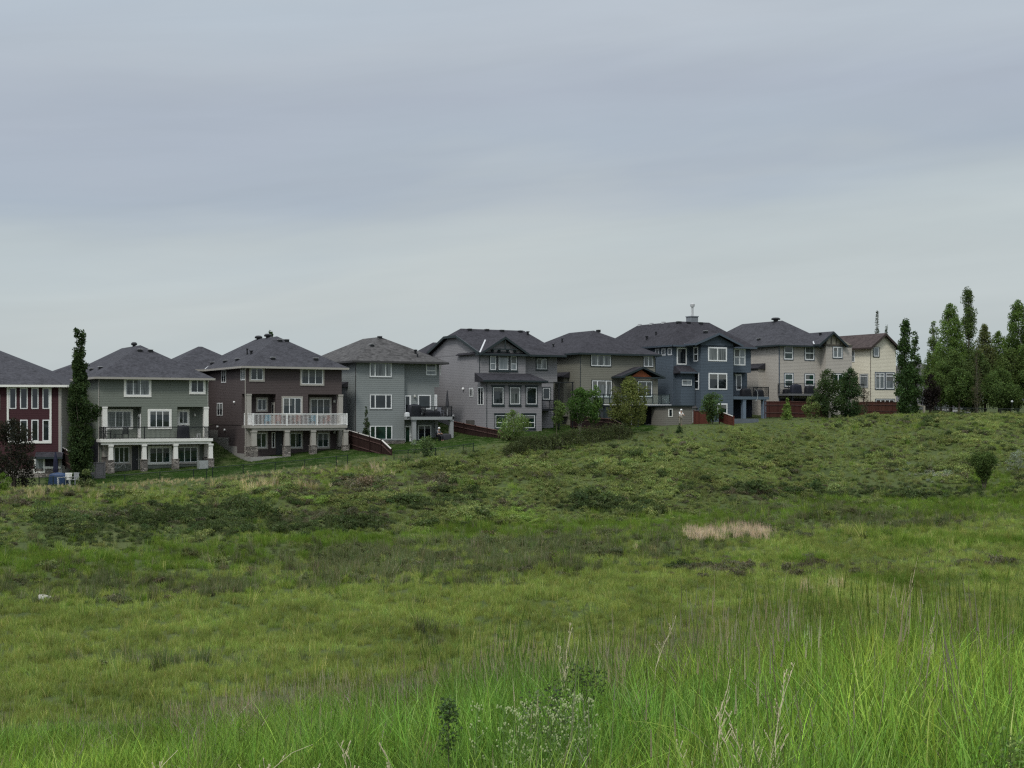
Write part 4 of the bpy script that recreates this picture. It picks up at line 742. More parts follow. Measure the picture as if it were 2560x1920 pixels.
# ------------------------------------------------------------------ plant prototypes
def add_tone(me, vals):
    a = me.attributes.new('tone', 'FLOAT_COLOR', 'FACE'); v = np.asarray(vals, float)
    a.data.foreach_set('color', np.concatenate([v, np.ones((len(v), 1))], 1).ravel())
def raw_mesh(name, V, faces, tone, m):
    me = bpy.data.meshes.new(name); me.from_pydata(V, [], faces); me.update(); add_tone(me, tone); me.materials.append(m); return me
def tuft_mesh(name, n, rad, h, w, m, bend=.35, hv=.35, straw=.08, heads=0, segs=3, headcol=(1.1, .85, 1.0), tone=None):
    """tuft of tapering blades"""
    V = []; Fc = []; T = []
    for i in range(n):
        a = random.uniform(0, 6.283); r = rad * math.sqrt(random.random()); x, y = r * cos(a), r * sin(a)
        hh = h * random.uniform(1 - hv, 1 + hv * .4); d = random.uniform(0, 6.283); bd = bend * hh * random.uniform(.1, 1.2); ww = w * random.uniform(.6, 1.3); ps = random.uniform(0, 6.283)
        px, py = cos(ps) * ww / 2, sin(ps) * ww / 2; b = len(V)
        for k in range(segs + 1):
            t = k / segs; q = bd * t * t; zz = hh * (t - .18 * (bd / hh) * t * t); f = (1 - t) ** .6
            if k == segs: V.append((x + cos(d) * q, y + sin(d) * q, zz))
            else: V += [(x + cos(d) * q - px * f, y + sin(d) * q - py * f, zz), (x + cos(d) * q + px * f, y + sin(d) * q + py * f, zz)]
        g = random.uniform(.75, 1.25) if tone is None else random.choice(tone) * random.uniform(.85, 1.15); s = random.random() < straw
        c = ((g * 2.3, g * 1.7, g * 2.4) if tone is None else (g * 1.55, g * 1.12, g * 1.9)) if s else (g * random.uniform(.85, 1.15), g, g * random.uniform(.7, 1.1))
        for k in range(segs - 1): Fc.append((b + 2 * k, b + 2 * k + 1, b + 2 * k + 3, b + 2 * k + 2)); T.append(c)
        Fc.append((b + 2 * segs - 2, b + 2 * segs - 1, b + 2 * segs)); T.append(c)
    for i in range(heads):                       # seed heads on thin stems
        a = random.uniform(0, 6.283); r = rad * math.sqrt(random.random()); x, y = r * cos(a), r * sin(a); hh = h * random.uniform(1.15, 1.55); lx, ly = random.uniform(-.06, .06), random.uniform(-.06, .06)
        b = len(V); w0 = w * .25
        V += [(x - w0, y, 0), (x + w0, y, 0), (x + lx + w0, y + ly, hh * .8), (x + lx - w0, y + ly, hh * .8)]; Fc.append((b, b + 1, b + 2, b + 3)); T.append((.9, .85, .7))
        for k in range(9):
            t = .8 + .2 * k / 9; zz = hh * t; ww = .0036 * (1.15 - k / 10); cx, cy = x + lx * t / .8, y + ly * t / .8
            for ax in ((1, 0), (0, 1)):
                b = len(V); V += [(cx - ax[0] * ww, cy - ax[1] * ww, zz), (cx + ax[0] * ww, cy + ax[1] * ww, zz + .004), (cx + ax[0] * ww * .6, cy + ax[1] * ww * .6, zz + hh * .024), (cx - ax[0] * ww * .6, cy - ax[1] * ww * .6, zz + hh * .022)]
                Fc.append((b, b + 1, b + 2, b + 3)); T.append(headcol)
    return raw_mesh(name, V, Fc, T, m)
def leaf_quad(V, Fc, T, p, size, c, up=.4, asp=.6):
    n = np.array([random.gauss(0, 1), random.gauss(0, 1), random.gauss(0, 1) + up]); n /= np.linalg.norm(n)
    a = np.cross(n, (random.gauss(0, 1), random.gauss(0, 1), random.gauss(0, 1))); a /= np.linalg.norm(a) + 1e-9; b = np.cross(n, a)
    p = np.array(p); k = len(V); s = size * .5
    V += [tuple(p - a * s), tuple(p + b * s * asp), tuple(p + a * s), tuple(p - b * s * asp)]; Fc.append((k, k + 1, k + 2, k + 3)); T.append(c)
def clump_mesh(name, n, rad, h, size, m, lobes=5, straw=.05):
    V = []; Fc = []; T = []; L = [(random.uniform(-.6, .6) * rad, random.uniform(-.6, .6) * rad, random.uniform(.35, .8) * h, random.uniform(.35, .6)) for _ in range(lobes)]
    for i in range(n):
        lx, ly, lz, lr = random.choice(L); a = random.uniform(0, 6.283); e = math.asin(random.uniform(-.5, 1)); rr = lr * random.uniform(.5, 1.05)
        p = (lx + rad * rr * cos(a) * cos(e), ly + rad * rr * sin(a) * cos(e), max(.01, lz * .8 + h * rr * .7 * sin(e)))
        g = random.uniform(.65, 1.35); c = (g * 1.9, g * 1.5, g * 1.9) if random.random() < straw else (g * random.uniform(.9, 1.15), g, g * random.uniform(.8, 1.1))
        leaf_quad(V, Fc, T, p, size * random.uniform(.6, 1.3), c, .7)
    return raw_mesh(name, V, Fc, T, m)

VM = veg_mat('ground cover leaf', inst=True, trans=.3)
def scatter(name, protos, P, rot, scl, col, pick, label=None, cat=None, kind='stuff'):
    """one object: plants set on points (position, turn, size, species colour)"""
    n = len(P); me = bpy.data.meshes.new(name); me.vertices.add(n); me.vertices.foreach_set('co', np.asarray(P, float).ravel())
    def at(nm, typ, arr, key='value'): me.attributes.new(nm, typ, 'POINT').data.foreach_set(key, np.asarray(arr).ravel())
    at('rot', 'FLOAT_VECTOR', rot.astype(float), 'vector'); at('scl', 'FLOAT_VECTOR', scl.astype(float), 'vector')
    at('col', 'FLOAT_COLOR', np.concatenate([col, np.ones((n, 1))], 1), 'color'); at('pick', 'INT', pick.astype(np.int32))
    me.update(); o = bpy.data.objects.new(name, me); link(o); tag(o, label, cat, kind=kind)
    c = bpy.data.collections.new(name + ' plants')
    for i, pm in enumerate(protos):
        q = bpy.data.objects.new('%s_%02d' % (name, i), pm); c.objects.link(q)
    ng = bpy.data.node_groups.new(name, 'GeometryNodeTree'); ng.interface.new_socket('Geometry', in_out='INPUT', socket_type='NodeSocketGeometry'); ng.interface.new_socket('Geometry', in_out='OUTPUT', socket_type='NodeSocketGeometry')
    N = ng.nodes; L = ng.links; gi = N.new('NodeGroupInput'); go_ = N.new('NodeGroupOutput'); ip = N.new('GeometryNodeInstanceOnPoints'); ci = N.new('GeometryNodeCollectionInfo')
    ci.inputs['Collection'].default_value = c; ci.inputs['Separate Children'].default_value = True; ci.inputs['Reset Children'].default_value = True
    def na(nm, typ): k = N.new('GeometryNodeInputNamedAttribute'); k.data_type = typ; k.inputs['Name'].default_value = nm; return k.outputs['Attribute']
    L.new(gi.outputs[0], ip.inputs['Points']); L.new(ci.outputs[0], ip.inputs['Instance']); ip.inputs['Pick Instance'].default_value = True
    L.new(na('pick', 'INT'), ip.inputs['Instance Index']); L.new(na('rot', 'FLOAT_VECTOR'), ip.inputs['Rotation']); L.new(na('scl', 'FLOAT_VECTOR'), ip.inputs['Scale'])
    L.new(ip.outputs[0], go_.inputs[0]); md = o.modifiers.new('plants', 'NODES'); md.node_group = ng; return o

# ------------------------------------------------------------------ the plants of the slope and the valley floor
def gau(px, py, cx, cy, rx, ry): return np.exp(-(((px - cx) / rx) ** 2 + ((py - cy) / ry) ** 2))
#                0 meadow             1 lush              2 sedge               3 dark shrub         4 mauve shrub        5 olive slope         6 straw             7 silver
COLS = np.array([(.216, .268, .080), (.130, .200, .040), (.118, .142, .070), (.078, .108, .048), (.128, .126, .084), (.188, .230, .088), (.36, .34, .20), (.22, .25, .19), (.22, .31, .085)])
KX = [0, 400, 800, 1250, 1700, 2000, 2560]
def patches(px, py, X, Y):
    wob = fbm(X * .08 + 3, Y * .08 + 8) * 60; px = px + fbm(X * .15, Y * .15) * 90; py = py + wob * .8 + fbm(X * .03 + 77, Y * .05) * 70
    bb = np.interp(px, KX, [1385, 1375, 1345, 1312, 1282, 1262, 1232]); ll = np.interp(px, KX, [1440, 1425, 1395, 1352, 1322, 1300, 1275])
    ss = np.interp(px, KX, [1525, 1505, 1470, 1440, 1395, 1345, 1300]); cc = np.interp(px, KX, [1230, 1222, 1180, 1120, 1075, 1060, 1050])
    W = np.zeros((9, len(px))); sg = lambda t, w: 1 / (1 + np.exp(-t / w))
    up = sg(bb - py, 6); lush = (1 - up) * sg(ll - py, 7); sed = sg(py - ll, 7) * sg(ss - py, 9); mea = sg(py - ss, 9)
    W[0] = mea; W[1] = lush * .75; W[5] += lush * .3; W[2] = sed * .42 + lush * .12; W[0] += sed * .6 + lush * .1; W[4] += sed * .18; W[1] += sed * .12
    left = sg(1150 - px, 120)
    W[3] += up * (left * .22 * sg(py - cc - 40, 15) + (1 - left) * .12); W[5] += up * (.45 + (1 - left) * .35); W[1] += up * .12; W[4] += up * .16; W[0] += up * (.15 + .5 * sg(cc + 25 - py, 10))
    W[6] += up * left * .28 * sg(cc + 12 - py, 8)
    def add(t, k, *g): W[t] += k * gau(px, py, *g)
    for g in ((2050, 1425, 330, 16), (1880, 1438, 180, 18), (2420, 1408, 200, 11), (980, 1208, 190, 20), (360, 1290, 170, 16), (830, 1290, 130, 16), (1300, 1265, 100, 16), (1900, 1240, 90, 20), (1690, 1255, 60, 18), (60, 1245, 120, 15), (600, 1195, 160, 7), (1220, 1408, 120, 8)): add(4, .75, *g)
    for g in ((500, 1295, 180, 32), (850, 1315, 110, 22), (1480, 1262, 170, 18), (2050, 1238, 260, 14), (250, 1345, 150, 20), (1700, 1415, 60, 7), (2360, 1225, 120, 14), (160, 1310, 160, 20), (1150, 1250, 90, 14)): add(3, .95, *g)
    for g in ((560, 1212, 260, 9), (1000, 1185, 60, 6), (120, 1232, 90, 10), (2050, 1485, 110, 10), (1650, 1360, 60, 8)): add(6, .5, *g)
    for g in ((2520, 1145, 50, 25), (2330, 1200, 45, 30), (2300, 1170, 80, 25)): add(7, .35, *g)
    for g in ((2400, 1360, 260, 22), (2350, 1462, 260, 14), (1900, 1400, 200, 12), (2480, 1205, 70, 25), (1300, 1292, 40, 8)): add(1, 1.2, *g)
    for g in ((1310, 1292, 52, 14), (790, 1250, 16, 6)): add(8, 4.0, *g)
    for g in ((1080, 1595, 110, 9), (1150, 1625, 90, 10), (450, 1660, 350, 14), (1050, 1512, 60, 5), (1250, 1375, 260, 12), (850, 1400, 260, 14), (2000, 1280, 240, 10), (300, 1465, 200, 10), (2250, 1310, 160, 10), (1150, 1450, 300, 6)): add(2, .9, *g)
    return W ** 1.6
def slope_points(dens, y0, y1, xk, xm=0., thin=.55):
    """random points, even over the ground, in the wedge the photograph looks into and a little beyond"""
    n = int(dens * xk * (y1 * y1 - y0 * y0)); Y = np.sqrt(rng.random(n) * (y1 * y1 - y0 * y0) + y0 * y0); X = (rng.random(n) * 2 - 1) * xk * Y
    if xm:                                       # a margin on both sides, a little thinner
        m = int(dens * thin * 2 * xm * (y1 - y0)); Y2 = rng.random(m) * (y1 - y0) + y0; X2 = (xk * Y2 + rng.random(m) * xm) * rng.choice((-1, 1), m); X = np.concatenate([X, X2]); Y = np.concatenate([Y, Y2])
    return X, Y
GR = [tuft_mesh('grass tuft', 46, .20, .34, .016, VM, .6, straw=.05) for _ in range(4)]
ST = [tuft_mesh('sedge tuft', 40, .17, .55, .016, VM, .35, straw=.12) for _ in range(3)]
CL = [clump_mesh('leafy clump', 260, .34, .36, .074, VM, 9) for _ in range(5)]
def lot_line(px): return np.interp(px, [-900, 0, 250, 520, 700, 1000, 1250, 1500, 1750, 2000, 2250, 2560, 3500], [108, 108, 111, 115, 118, 127, 131, 136.5, 143, 150, 158, 175, 175])
def grow(X, Y):
    Z = ground_z(X, Y); px, py = to_px(X, Y, Z); ok = Y < lot_line(px); X, Y, Z, px, py = (a[ok] for a in (X, Y, Z, px, py))
    W = patches(px, py, X, Y); cs = np.cumsum(W, 0); cs /= cs[-1]; t = (rng.random(len(X)) > cs).sum(0)
    # neighbours tend to be of one kind
    k = fbm(X * .4 + 31, Y * .55 + 7, 3) * 1.7 + .5; t2 = (np.clip(k, 0.01, .99) > cs).sum(0); t = np.where(rng.random(len(X)) < .6, t2, t); t = np.clip(t, 0, 8)
    n = len(X); col = COLS[t] * (1 + (fbm(X * .3 + 50, Y * .3, 3) * .9)[:, None] + rng.normal(0, .10, (n, 1))) * (1 + rng.normal(0, .04, (n, 3))); col = np.clip(col, .012, .8)
    shrub = np.isin(t, (3, 4, 5, 7, 8)) | ((t == 2) & (rng.random(n) < .6)); shrub &= rng.random(n) < np.where(t == 5, .64, .8); shrub &= (lot_line(px) - Y > 4) | (rng.random(n) < .15); tall = ~shrub & np.isin(t, (2, 6)) | (~shrub & (rng.random(n) < .08))
    pick = np.where(shrub, 7 + rng.integers(0, 5, n), np.where(tall, 4 + rng.integers(0, 3, n), rng.integers(0, 4, n)))
    s = np.clip(rng.lognormal(0, .22, n), .5, 2); s *= np.where(shrub & (t == 3), 1.35, 1.) * np.where(t == 1, 1.1, 1.) * np.where(py < 1160, .95, 1.)
    big = np.clip(fbm(X * .35 + 5, Y * .35 + 2, 2) * 1.8 + .88, .5, 1.6); s = s * np.where(shrub, big, .85 + .25 * big)
    s = s * np.where(shrub, np.clip(Y / 105, .5, 1), 1.) * np.where(t == 0, .8, 1.) * np.clip((lot_line(px) - Y + 3) / 12, .35, 1)
    scl = np.stack([s, s, s * rng.uniform(.75, 1.25, n)], 1); rot = np.stack([rng.normal(0, .12, n), rng.normal(0, .12, n), rng.random(n) * 6.283], 1)
    return np.stack([X, Y, Z - .03], 1), rot, scl, col, pick
PATHPTS = np.array([G(2326, 1012, 212), G(2345, 1019, 196), G(2372, 1022, 186), G(2420, 1027, 174), G(2470, 1034, 164), G(2520, 1036, 158), G(2620, 1037, 154)])
parts = []
for dens, y0, y1, xk in ((10.5, 40, 75, .46), (7.5, 75, 112, .45), (6.8, 112, 180, .43), (2.5, 18, 40, .6)):
    parts.append(grow(*slope_points(dens, y0, y1, xk, 9.)))
cat_ = [np.concatenate([p[i] for p in parts]) for i in range(5)]
scatter('meadow_vegetation', GR + ST + CL, *cat_)
# lawns behind the yard fences
X, Y = slope_points(7, 104, 150, .42); Z = ground_z(X, Y); px, py = to_px(X, Y, Z); ll_ = lot_line(px); ok = (Y > ll_ - .4) & (Y < ll_ + np.where(px < 1300, 24, 14)) & (px < 1640) & (px > 120)
X, Y, Z = X[ok], Y[ok], Z[ok]; n = len(X)
LG = [tuft_mesh('lawn tuft', 60, .33, .09, .016, VM, .5, straw=.02) for _ in range(3)]
scatter('lawn_grass', LG, np.stack([X, Y, Z - .02], 1), np.stack([X * 0, X * 0, rng.random(n) * 6.28], 1), np.ones((n, 3)) * rng.uniform(.8, 1.3, (n, 1)), np.array([(.045, .095, .022)]) * (1 + (fbm(X * .3, Y * .3) * .8)[:, None]) , rng.integers(0, 3, n))

# ------------------------------------------------------------------ tall grass on the near brow
TN = (.45, .6, .8, 1.0, 1.1, 1.25, 1.42)
BM = veg_mat('grass blade', inst=True, trans=.28)
TG = [tuft_mesh('tall grass', 30, .13, .49, .0082, BM, .5, .45, .03, segs=4, tone=TN) for _ in range(7)] + [tuft_mesh('broad grass', 14, .12, .52, .0115, BM, 1.0, .45, .05, segs=5, tone=TN)]
TH = [tuft_mesh('seeding grass', 22, .11, .58, .007, BM, .4, .35, .03, heads=3, segs=4, headcol=(.75, .72, .7), tone=TN) for _ in range(5)]
TS = [tuft_mesh('dry grass', 16, .12, .5, .0065, BM, .8, .4, .3, heads=5, segs=4, headcol=(1.25, 1.15, 1.2), tone=TN) for _ in range(4)]
X, Y = slope_points(46, 5.6, 20.5, .5, 9., .8); Z = ground_z(X, Y); px = 1280 + F * X / Y; n = len(X)
k = fbm(X * .5 + 3, Y * .5, 3); k2 = fbm(X * .9 + 40, Y * .5 + 9, 3); k3 = fbm(X * .25, Y * .3 + 60, 3)
edge = np.clip((Y - 11.5) / 3.5, 0, 1)
dry = (rng.random(n) < np.clip(.025 + edge * (.02 + .24 * gau(px, 0, 1700, 0, 300, 1) + .3 * gau(px, 0, 620, 0, 380, 1)) * (.4 + 3.0 * np.clip(k2 + .12, 0, 1)), 0, .75))
seed = ~dry & (rng.random(n) < np.clip(.015 + edge * (.06 + .22 * (px > 1820)) + .12 * gau(px, 0, 1330, 0, 170, 1) * (Y > 9.5), 0, .5)); pick = np.where(dry, 13 + rng.integers(0, 4, n), np.where(seed, 8 + rng.integers(0, 5, n), rng.integers(0, 8, n)))
base = np.array((.200, .315, .066)) * (1 + k[:, None] * .9) + np.array((.05, .03, .0)) * np.clip(k3 * 3, -.8, 1)[:, None] + np.array((-.03, -.03, -.004)) * np.clip(k2 * 3, 0, 1)[:, None]
base = base * (1 - .16 * edge[:, None]); col = np.where(dry[:, None], np.array((.30, .29, .20)) * rng.uniform(.6, 1.2, (n, 1)), base) * (1 + rng.normal(0, .16, (n, 1))) * (1 + rng.normal(0, .05, (n, 3))); col = np.clip(col, .01, .8)
hfac = np.interp(px, [0, 500, 1000, 1350, 1650, 1900, 2560], [.62, .70, .86, 1.08, .95, 1.18, 1.22]) * (1 + k * .9) * np.clip((22 - Y) / 5, .45, 1)
s = hfac * np.clip(rng.normal(1, .16, n), .55, 1.5); s = s * np.where(seed, 1.02, 1.); scl = np.stack([s * .5 + .6, s * .5 + .6, s], 1); col = np.where(seed[:, None], col * np.array((.80, .78, .85)), col)
rot = np.stack([rng.normal(.0, .10, n), rng.normal(.06, .12, n), rng.random(n) * 6.283], 1)
scatter('tall_grass', TG + TH + TS, np.stack([X, Y, Z - .02], 1), rot, scl, col, pick)
# ------------------------------------------------------------------ trees and shrubs
def foliage(clusters, n, leaf, rc, rngl=.35, up=.3):
    """leaf faces in clumps; returns vertex, face, tone arrays (numpy)"""
    C = np.array([c[:3] for c in clusters]); cr = np.array([c[3] for c in clusters]) * rc
    k = rng.choice(len(C), n, p=cr**2 / (cr**2).sum()); d = rng.normal(0, 1, (n, 3)); d /= np.linalg.norm(d, axis=1)[:, None]
    P = C[k] + d * (cr[k] * rng.uniform(.25, 1.05, n) ** .6)[:, None] * np.array((1, 1, 1.1))
    nr = rng.normal(0, 1, (n, 3)) + np.array((0, 0, up)); nr /= np.linalg.norm(nr, axis=1)[:, None]
    a = np.cross(nr, rng.normal(0, 1, (n, 3))); a /= np.linalg.norm(a, axis=1)[:, None]; b = np.cross(nr, a)
    s = (leaf * .5 * rng.uniform(.6, 1.4, n))[:, None]
    V = np.stack([P - a * s, P + b * s * .7, P + a * s, P - b * s * .7], 1).reshape(-1, 3)
    ct = rng.uniform(1 - rngl, 1 + rngl, len(C))[k]; g = ct * rng.uniform(.75, 1.25, n)
    T = np.stack([g * rng.uniform(.9, 1.12, n), g, g * rng.uniform(.8, 1.15, n)], 1)
    return V, T
def plant(name, X, Y, H, env, col, cat, label, leaf=.14, n=4000, ncl=40, rc=.5, trunk=.08, t0=.0, stems=1, barkc=(.10, .085, .065), group=None, z=None, limb=14, lean=0., trans=.3, spread=.0, gap=0.):
    """env(t) = (crown half width, x offset) at crown height t"""
    z = gz(X, Y) if z is None else z; root = empty(name, (X, Y, z - .05), random.uniform(0, .5), label=label, cat=cat, group=group)
    cl = []
    for i in range(ncl):
        t = random.uniform(0, 1) ** .9; w, ox = env(t); r = w * math.sqrt(random.uniform(.05, 1)) ; a = random.uniform(0, 6.283)
        if gap and random.random() < gap: continue
        cs = random.uniform(.7, 1.2) * min(1, .35 + w / max(env(.35)[0], .01) * .65)
        cl.append((ox + lean * t + r * cos(a), r * sin(a), H * (t0 + (1 - t0) * t), cs))
    V, T = foliage(cl, n, leaf, rc, up=.4)
    me = bpy.data.meshes.new('crown'); m_ = len(V); nf = m_ // 4
    me.vertices.add(m_); me.vertices.foreach_set('co', V.ravel()); me.loops.add(m_); me.loops.foreach_set('vertex_index', np.arange(m_, dtype=np.int32))
    me.polygons.add(nf); me.polygons.foreach_set('loop_start', np.arange(0, m_, 4, dtype=np.int32)); me.update(calc_edges=True); add_tone(me, T)
    me.materials.append(veg_mat('leaf %.3f %.3f %.3f' % col, col, trans, inst=False)); o = bpy.data.objects.new('crown', me); link(o); o.parent = root
    tb = MB(); top = max(c[2] for c in cl)
    for s in range(stems):
        a = 6.283 * s / stems + .3; q = spread * (stems > 1); hs = top * (.92 if stems == 1 else random.uniform(.6, .85))
        pts = [(q * .15 * cos(a), q * .15 * sin(a), -.1)] + [(lean * f + q * f * cos(a) + random.gauss(0, .03) * H * .15, q * f * sin(a) + random.gauss(0, .03) * H * .15, hs * f) for f in (.2, .4, .6, .8, 1)]
        tb.tube(pts, [trunk * (1 - .85 * f) for f in (0, .2, .4, .6, .8, 1)], 6)
    for c in random.sample(cl, min(limb, len(cl))):
        zb = max(.1, c[2] - random.uniform(.15, .3) * H * .6); f = zb / max(top, .1); p0 = np.array((lean * f, 0, zb)); p1 = np.array(c[:3]); pm = (p0 + p1) / 2 + np.array((0, 0, -.05 * H))
        tb.tube([p0, pm, p1], [trunk * .45 * (1 - f * .6), trunk * .3 * (1 - f * .5), trunk * .08], 4)
    tb.build('trunk', bark('bark %.2f %.2f' % barkc[:2], barkc), root); return root
def tree_px(name, x, ytop, hw, Y, env, col, cat, label, **k):
    X = (x - 1280) / F * Y; z = gz(X, Y); H = (HOR - ytop) / F * Y - z; w = hw / F * Y
    return plant(name, X, Y, H, lambda t: (env(t)[0] * w, env(t)[1] * w), col, cat, label, **k)
def e_col(t): return (min(1, .55 + t * 2.2) * (1 - max(0, t - .35) / .65 * .78), .0)
def e_round(t): return (math.sqrt(max(.02, 1 - (2 * t - .9) ** 2 / 1.21)), 0)
def e_oval(t): return (max(.08, math.sin(math.pi * min(1, .12 + t * .86)) ** .7), 0)
def e_cone(t): return (max(.06, 1 - t) ** .9, 0)
def e_vase(t): return (.12 + .88 * min(1, t * 1.4) * (1 - max(0, t - .75) * 1.6), 0)
def e_poplar(t): return (max(.05, (min(1, .6 + t * 1.6)) * (1 - t) ** .5 * 1.12), 0)
AS = (.046, .072, .030)
def e_twin(t):
    if t > .84: return (.20, .22 if random.random() < .6 else -.30)
    if t > .55: return (max(.38, .74 * (1 - (t - .55) / .75)), -.05)
    if t > .42 and random.random() < .25: return (.25, .85)
    return (1.0 - .2 * t, .05)
tree_px('columnar_aspen', 200, 824, 25, 113.5, e_twin, AS, 'tree', 'tall dark aspen with ragged twin tip between red and sage green houses', leaf=.15, n=26000, ncl=300, rc=.44, trunk=.12, limb=30)
tree_px('purple_leaf_shrub', 34, 1050, 50, 108, e_round, (.034, .034, .028), 'shrub', 'large dark purple brown shrub in front of the red house', leaf=.16, n=6500, ncl=70, rc=.55, trunk=.07, stems=4, spread=.8)
tree_px('leafy_shrub', 2, 1182, 22, 104, e_round, (.12, .19, .04), 'shrub', 'bright yellow green shrub below the dark purple brown shrub', leaf=.12, n=1200, ncl=16, rc=.3, stems=4, trunk=.02, spread=.4)
tree_px('leafy_shrub', 215, 1174, 19, 108, e_round, (.13, .16, .07), 'shrub', 'small pale green shrub at the foot of the tall columnar aspen', leaf=.11, n=1500, ncl=18, rc=.3, stems=4, trunk=.02, spread=.4)
tree_px('young_conifer', 916, 1016, 12, 132, e_cone, (.060, .085, .045), 'tree', 'narrow young conifer against the pale grey blue house', leaf=.12, n=2200, ncl=50, rc=.24, trunk=.05, limb=20)
tree_px('leafy_shrub', 1068, 1085, 17, 124.5, e_round, (.105, .15, .065), 'shrub', 'loose olive green shrub inside the chain link fence of the pale grey blue house', leaf=.12, n=1700, ncl=22, rc=.34, stems=5, trunk=.025, spread=.5)
tree_px('sapling', 1037, 1095, 9, 127, e_oval, (.12, .17, .075), 'sapling', 'thin pale sapling by the white patio door of the pale grey blue house', leaf=.12, n=380, ncl=12, rc=.26, trunk=.02)
tree_px('leafy_shrub', 1284, 1028, 40, 133, e_oval, (.14, .20, .07), 'shrub', 'big light green lilac like shrub covering the lower windows of the mauve grey house', leaf=.13, n=5200, ncl=60, rc=.5, stems=5, trunk=.035, spread=.9)
tree_px('small_tree', 1391, 1000, 17, 135, e_oval, (.115, .165, .060), 'tree', 'slim small tree with thin stem left of the forked tree, by the dark stairs', leaf=.15, n=1500, ncl=22, rc=.38, t0=.42, trunk=.04)
tree_px('forked_tree', 1450, 970, 37, 137, e_oval, (.065, .12, .035), 'tree', 'forked garden tree with dense dark green crown before the olive taupe house', leaf=.15, n=5500, ncl=55, rc=.55, t0=.32, trunk=.06, stems=2, spread=.7, barkc=(.2, .18, .15))
tree_px('garden_tree', 1487, 964, 21, 139, e_oval, (.09, .155, .045), 'tree', 'narrow garden tree with lime top right behind the forked tree', leaf=.15, n=2600, ncl=30, rc=.45, t0=.25, trunk=.05)
tree_px('garden_tree', 1574, 944, 50, 138, e_oval, (.125, .145, .050), 'tree', 'broad yellowish olive tree in front of the cedar porch gable', leaf=.15, n=9000, ncl=85, rc=.58, t0=.16, trunk=.09)
tree_px('garden_tree', 1781, 982, 28, 146, e_oval, (.072, .115, .045), 'tree', 'compact round topped tree in front of the slate blue house', leaf=.15, n=3800, ncl=40, rc=.5, t0=.15, trunk=.06)
tree_px('young_birch', 1968, 996, 14, 149, e_cone, (.15, .22, .06), 'sapling', 'young lime green sapling before the dark red fence', leaf=.15, n=1300, ncl=24, rc=.35, trunk=.03)
tree_px('young_birch', 2028, 990, 21, 150, e_oval, (.125, .16, .06), 'sapling', 'wispy olive sapling left of the big dark berry tree', leaf=.15, n=1600, ncl=30, rc=.4, trunk=.03)
tree_px('berry_tree', 2072, 925, 36, 151, e_oval, (.050, .078, .032), 'tree', 'dense dark green tree dotted with white blossom beside the beige house deck', leaf=.16, n=7500, ncl=70, rc=.6, trunk=.09)
tree_px('spruce', 2124, 921, 40, 153, e_poplar, (.042, .072, .032), 'tree', 'dark conical spruce between the blossom dotted tree and the cream house', leaf=.15, n=12000, ncl=130, rc=.55, trunk=.09, limb=30)
tree_px('bare_shrub', 2163, 975, 10, 155, e_vase, (.065, .05, .04), 'shrub', 'thin brownish shrub against the corner of the cream house', leaf=.13, n=420, ncl=26, rc=.3, stems=4, trunk=.03, spread=.6)
tree_px('columnar_aspen', 2262, 800, 20, 160, lambda t: (min(1, .7 + t) * (1 - .62 * max(0, t - .3) / .7), 0), (.050, .088, .032), 'tree', 'thick dark columnar tree touching the right edge of the cream house', leaf=.19, n=11000, ncl=120, rc=.62, trunk=.12, limb=24)
tree_px('columnar_aspen', 2288, 826, 15, 162, e_col, (.058, .095, .038), 'tree', 'slimmer columnar tree just right of the thick dark columnar tree', leaf=.19, n=6500, ncl=80, rc=.5, trunk=.1, limb=20)
tree_px('purple_leaf_shrub', 2326, 938, 19, 163, e_oval, (.028, .023, .023), 'shrub', 'tall near black purple shrub at the foot of the poplars', leaf=.18, n=4200, ncl=50, rc=.55, trunk=.08, stems=3, spread=.5)
PO = [  # x, top, half width, Y, envelope, colour, label, n, t0
 (2334, 806, 22, 186, e_poplar, (.060, .095, .040), 'open crowned poplar left of the twin topped poplar', 5200, .1),
 (2376, 762, 37, 176, e_poplar, (.065, .11, .036), 'bushy poplar with twin pointed tops beside the gap of sky', 14000, .08),
 (2420, 722, 9, 184, lambda t: (min(1, .6 + t) * (1 - max(0, t - .8) * 2.5), 0), (.050, .078, .034), 'very tall thin columnar poplar rising above the grove', 6500, .12),
 (2352, 905, 26, 171, e_oval, (.055, .09, .036), 'low leafy poplar in front of the grey roofed house', 3800, .12),
 (2462, 812, 27, 174, e_poplar, (.072, .092, .046), 'brownish green poplar right of the very tall thin poplar', 8000, .1),
 (2440, 880, 30, 170, e_oval, (.052, .08, .036), 'dark round headed poplar in the middle of the grove', 7500, .12),
 (2497, 830, 32, 176, e_poplar, (.060, .10, .034), 'mid height poplar between the brownish poplar and the tall right hand poplar', 9500, .08),
 (2545, 752, 36, 172, e_poplar, (.058, .10, .034), 'tall broad poplar at the right edge of the view', 14000, .08),
 (2500, 925, 38, 166, e_oval, (.045, .075, .030), 'low dark spreading tree under the right hand poplars', 8000, .16),
 (2398, 925, 34, 168, e_oval, (.048, .08, .032), 'low dark spreading tree under the twin topped poplar', 7000, .2),
 (2525, 872, 34, 170, e_oval, (.055, .085, .034), 'rounded poplar just left of the right edge poplars', 9000, .05),
 (2378, 868, 34, 173, e_oval, (.052, .085, .034), 'rounded leafy tree filling the base of the twin topped poplar', 9000, .05),
 (2430, 905, 30, 172, e_oval, (.050, .08, .036), 'rounded tree below the very tall thin poplar', 8000, .05),
 (2590, 800, 40, 168, e_poplar, (.055, .09, .034), 'poplar cut off by the right edge of the view', 8000, .1)]
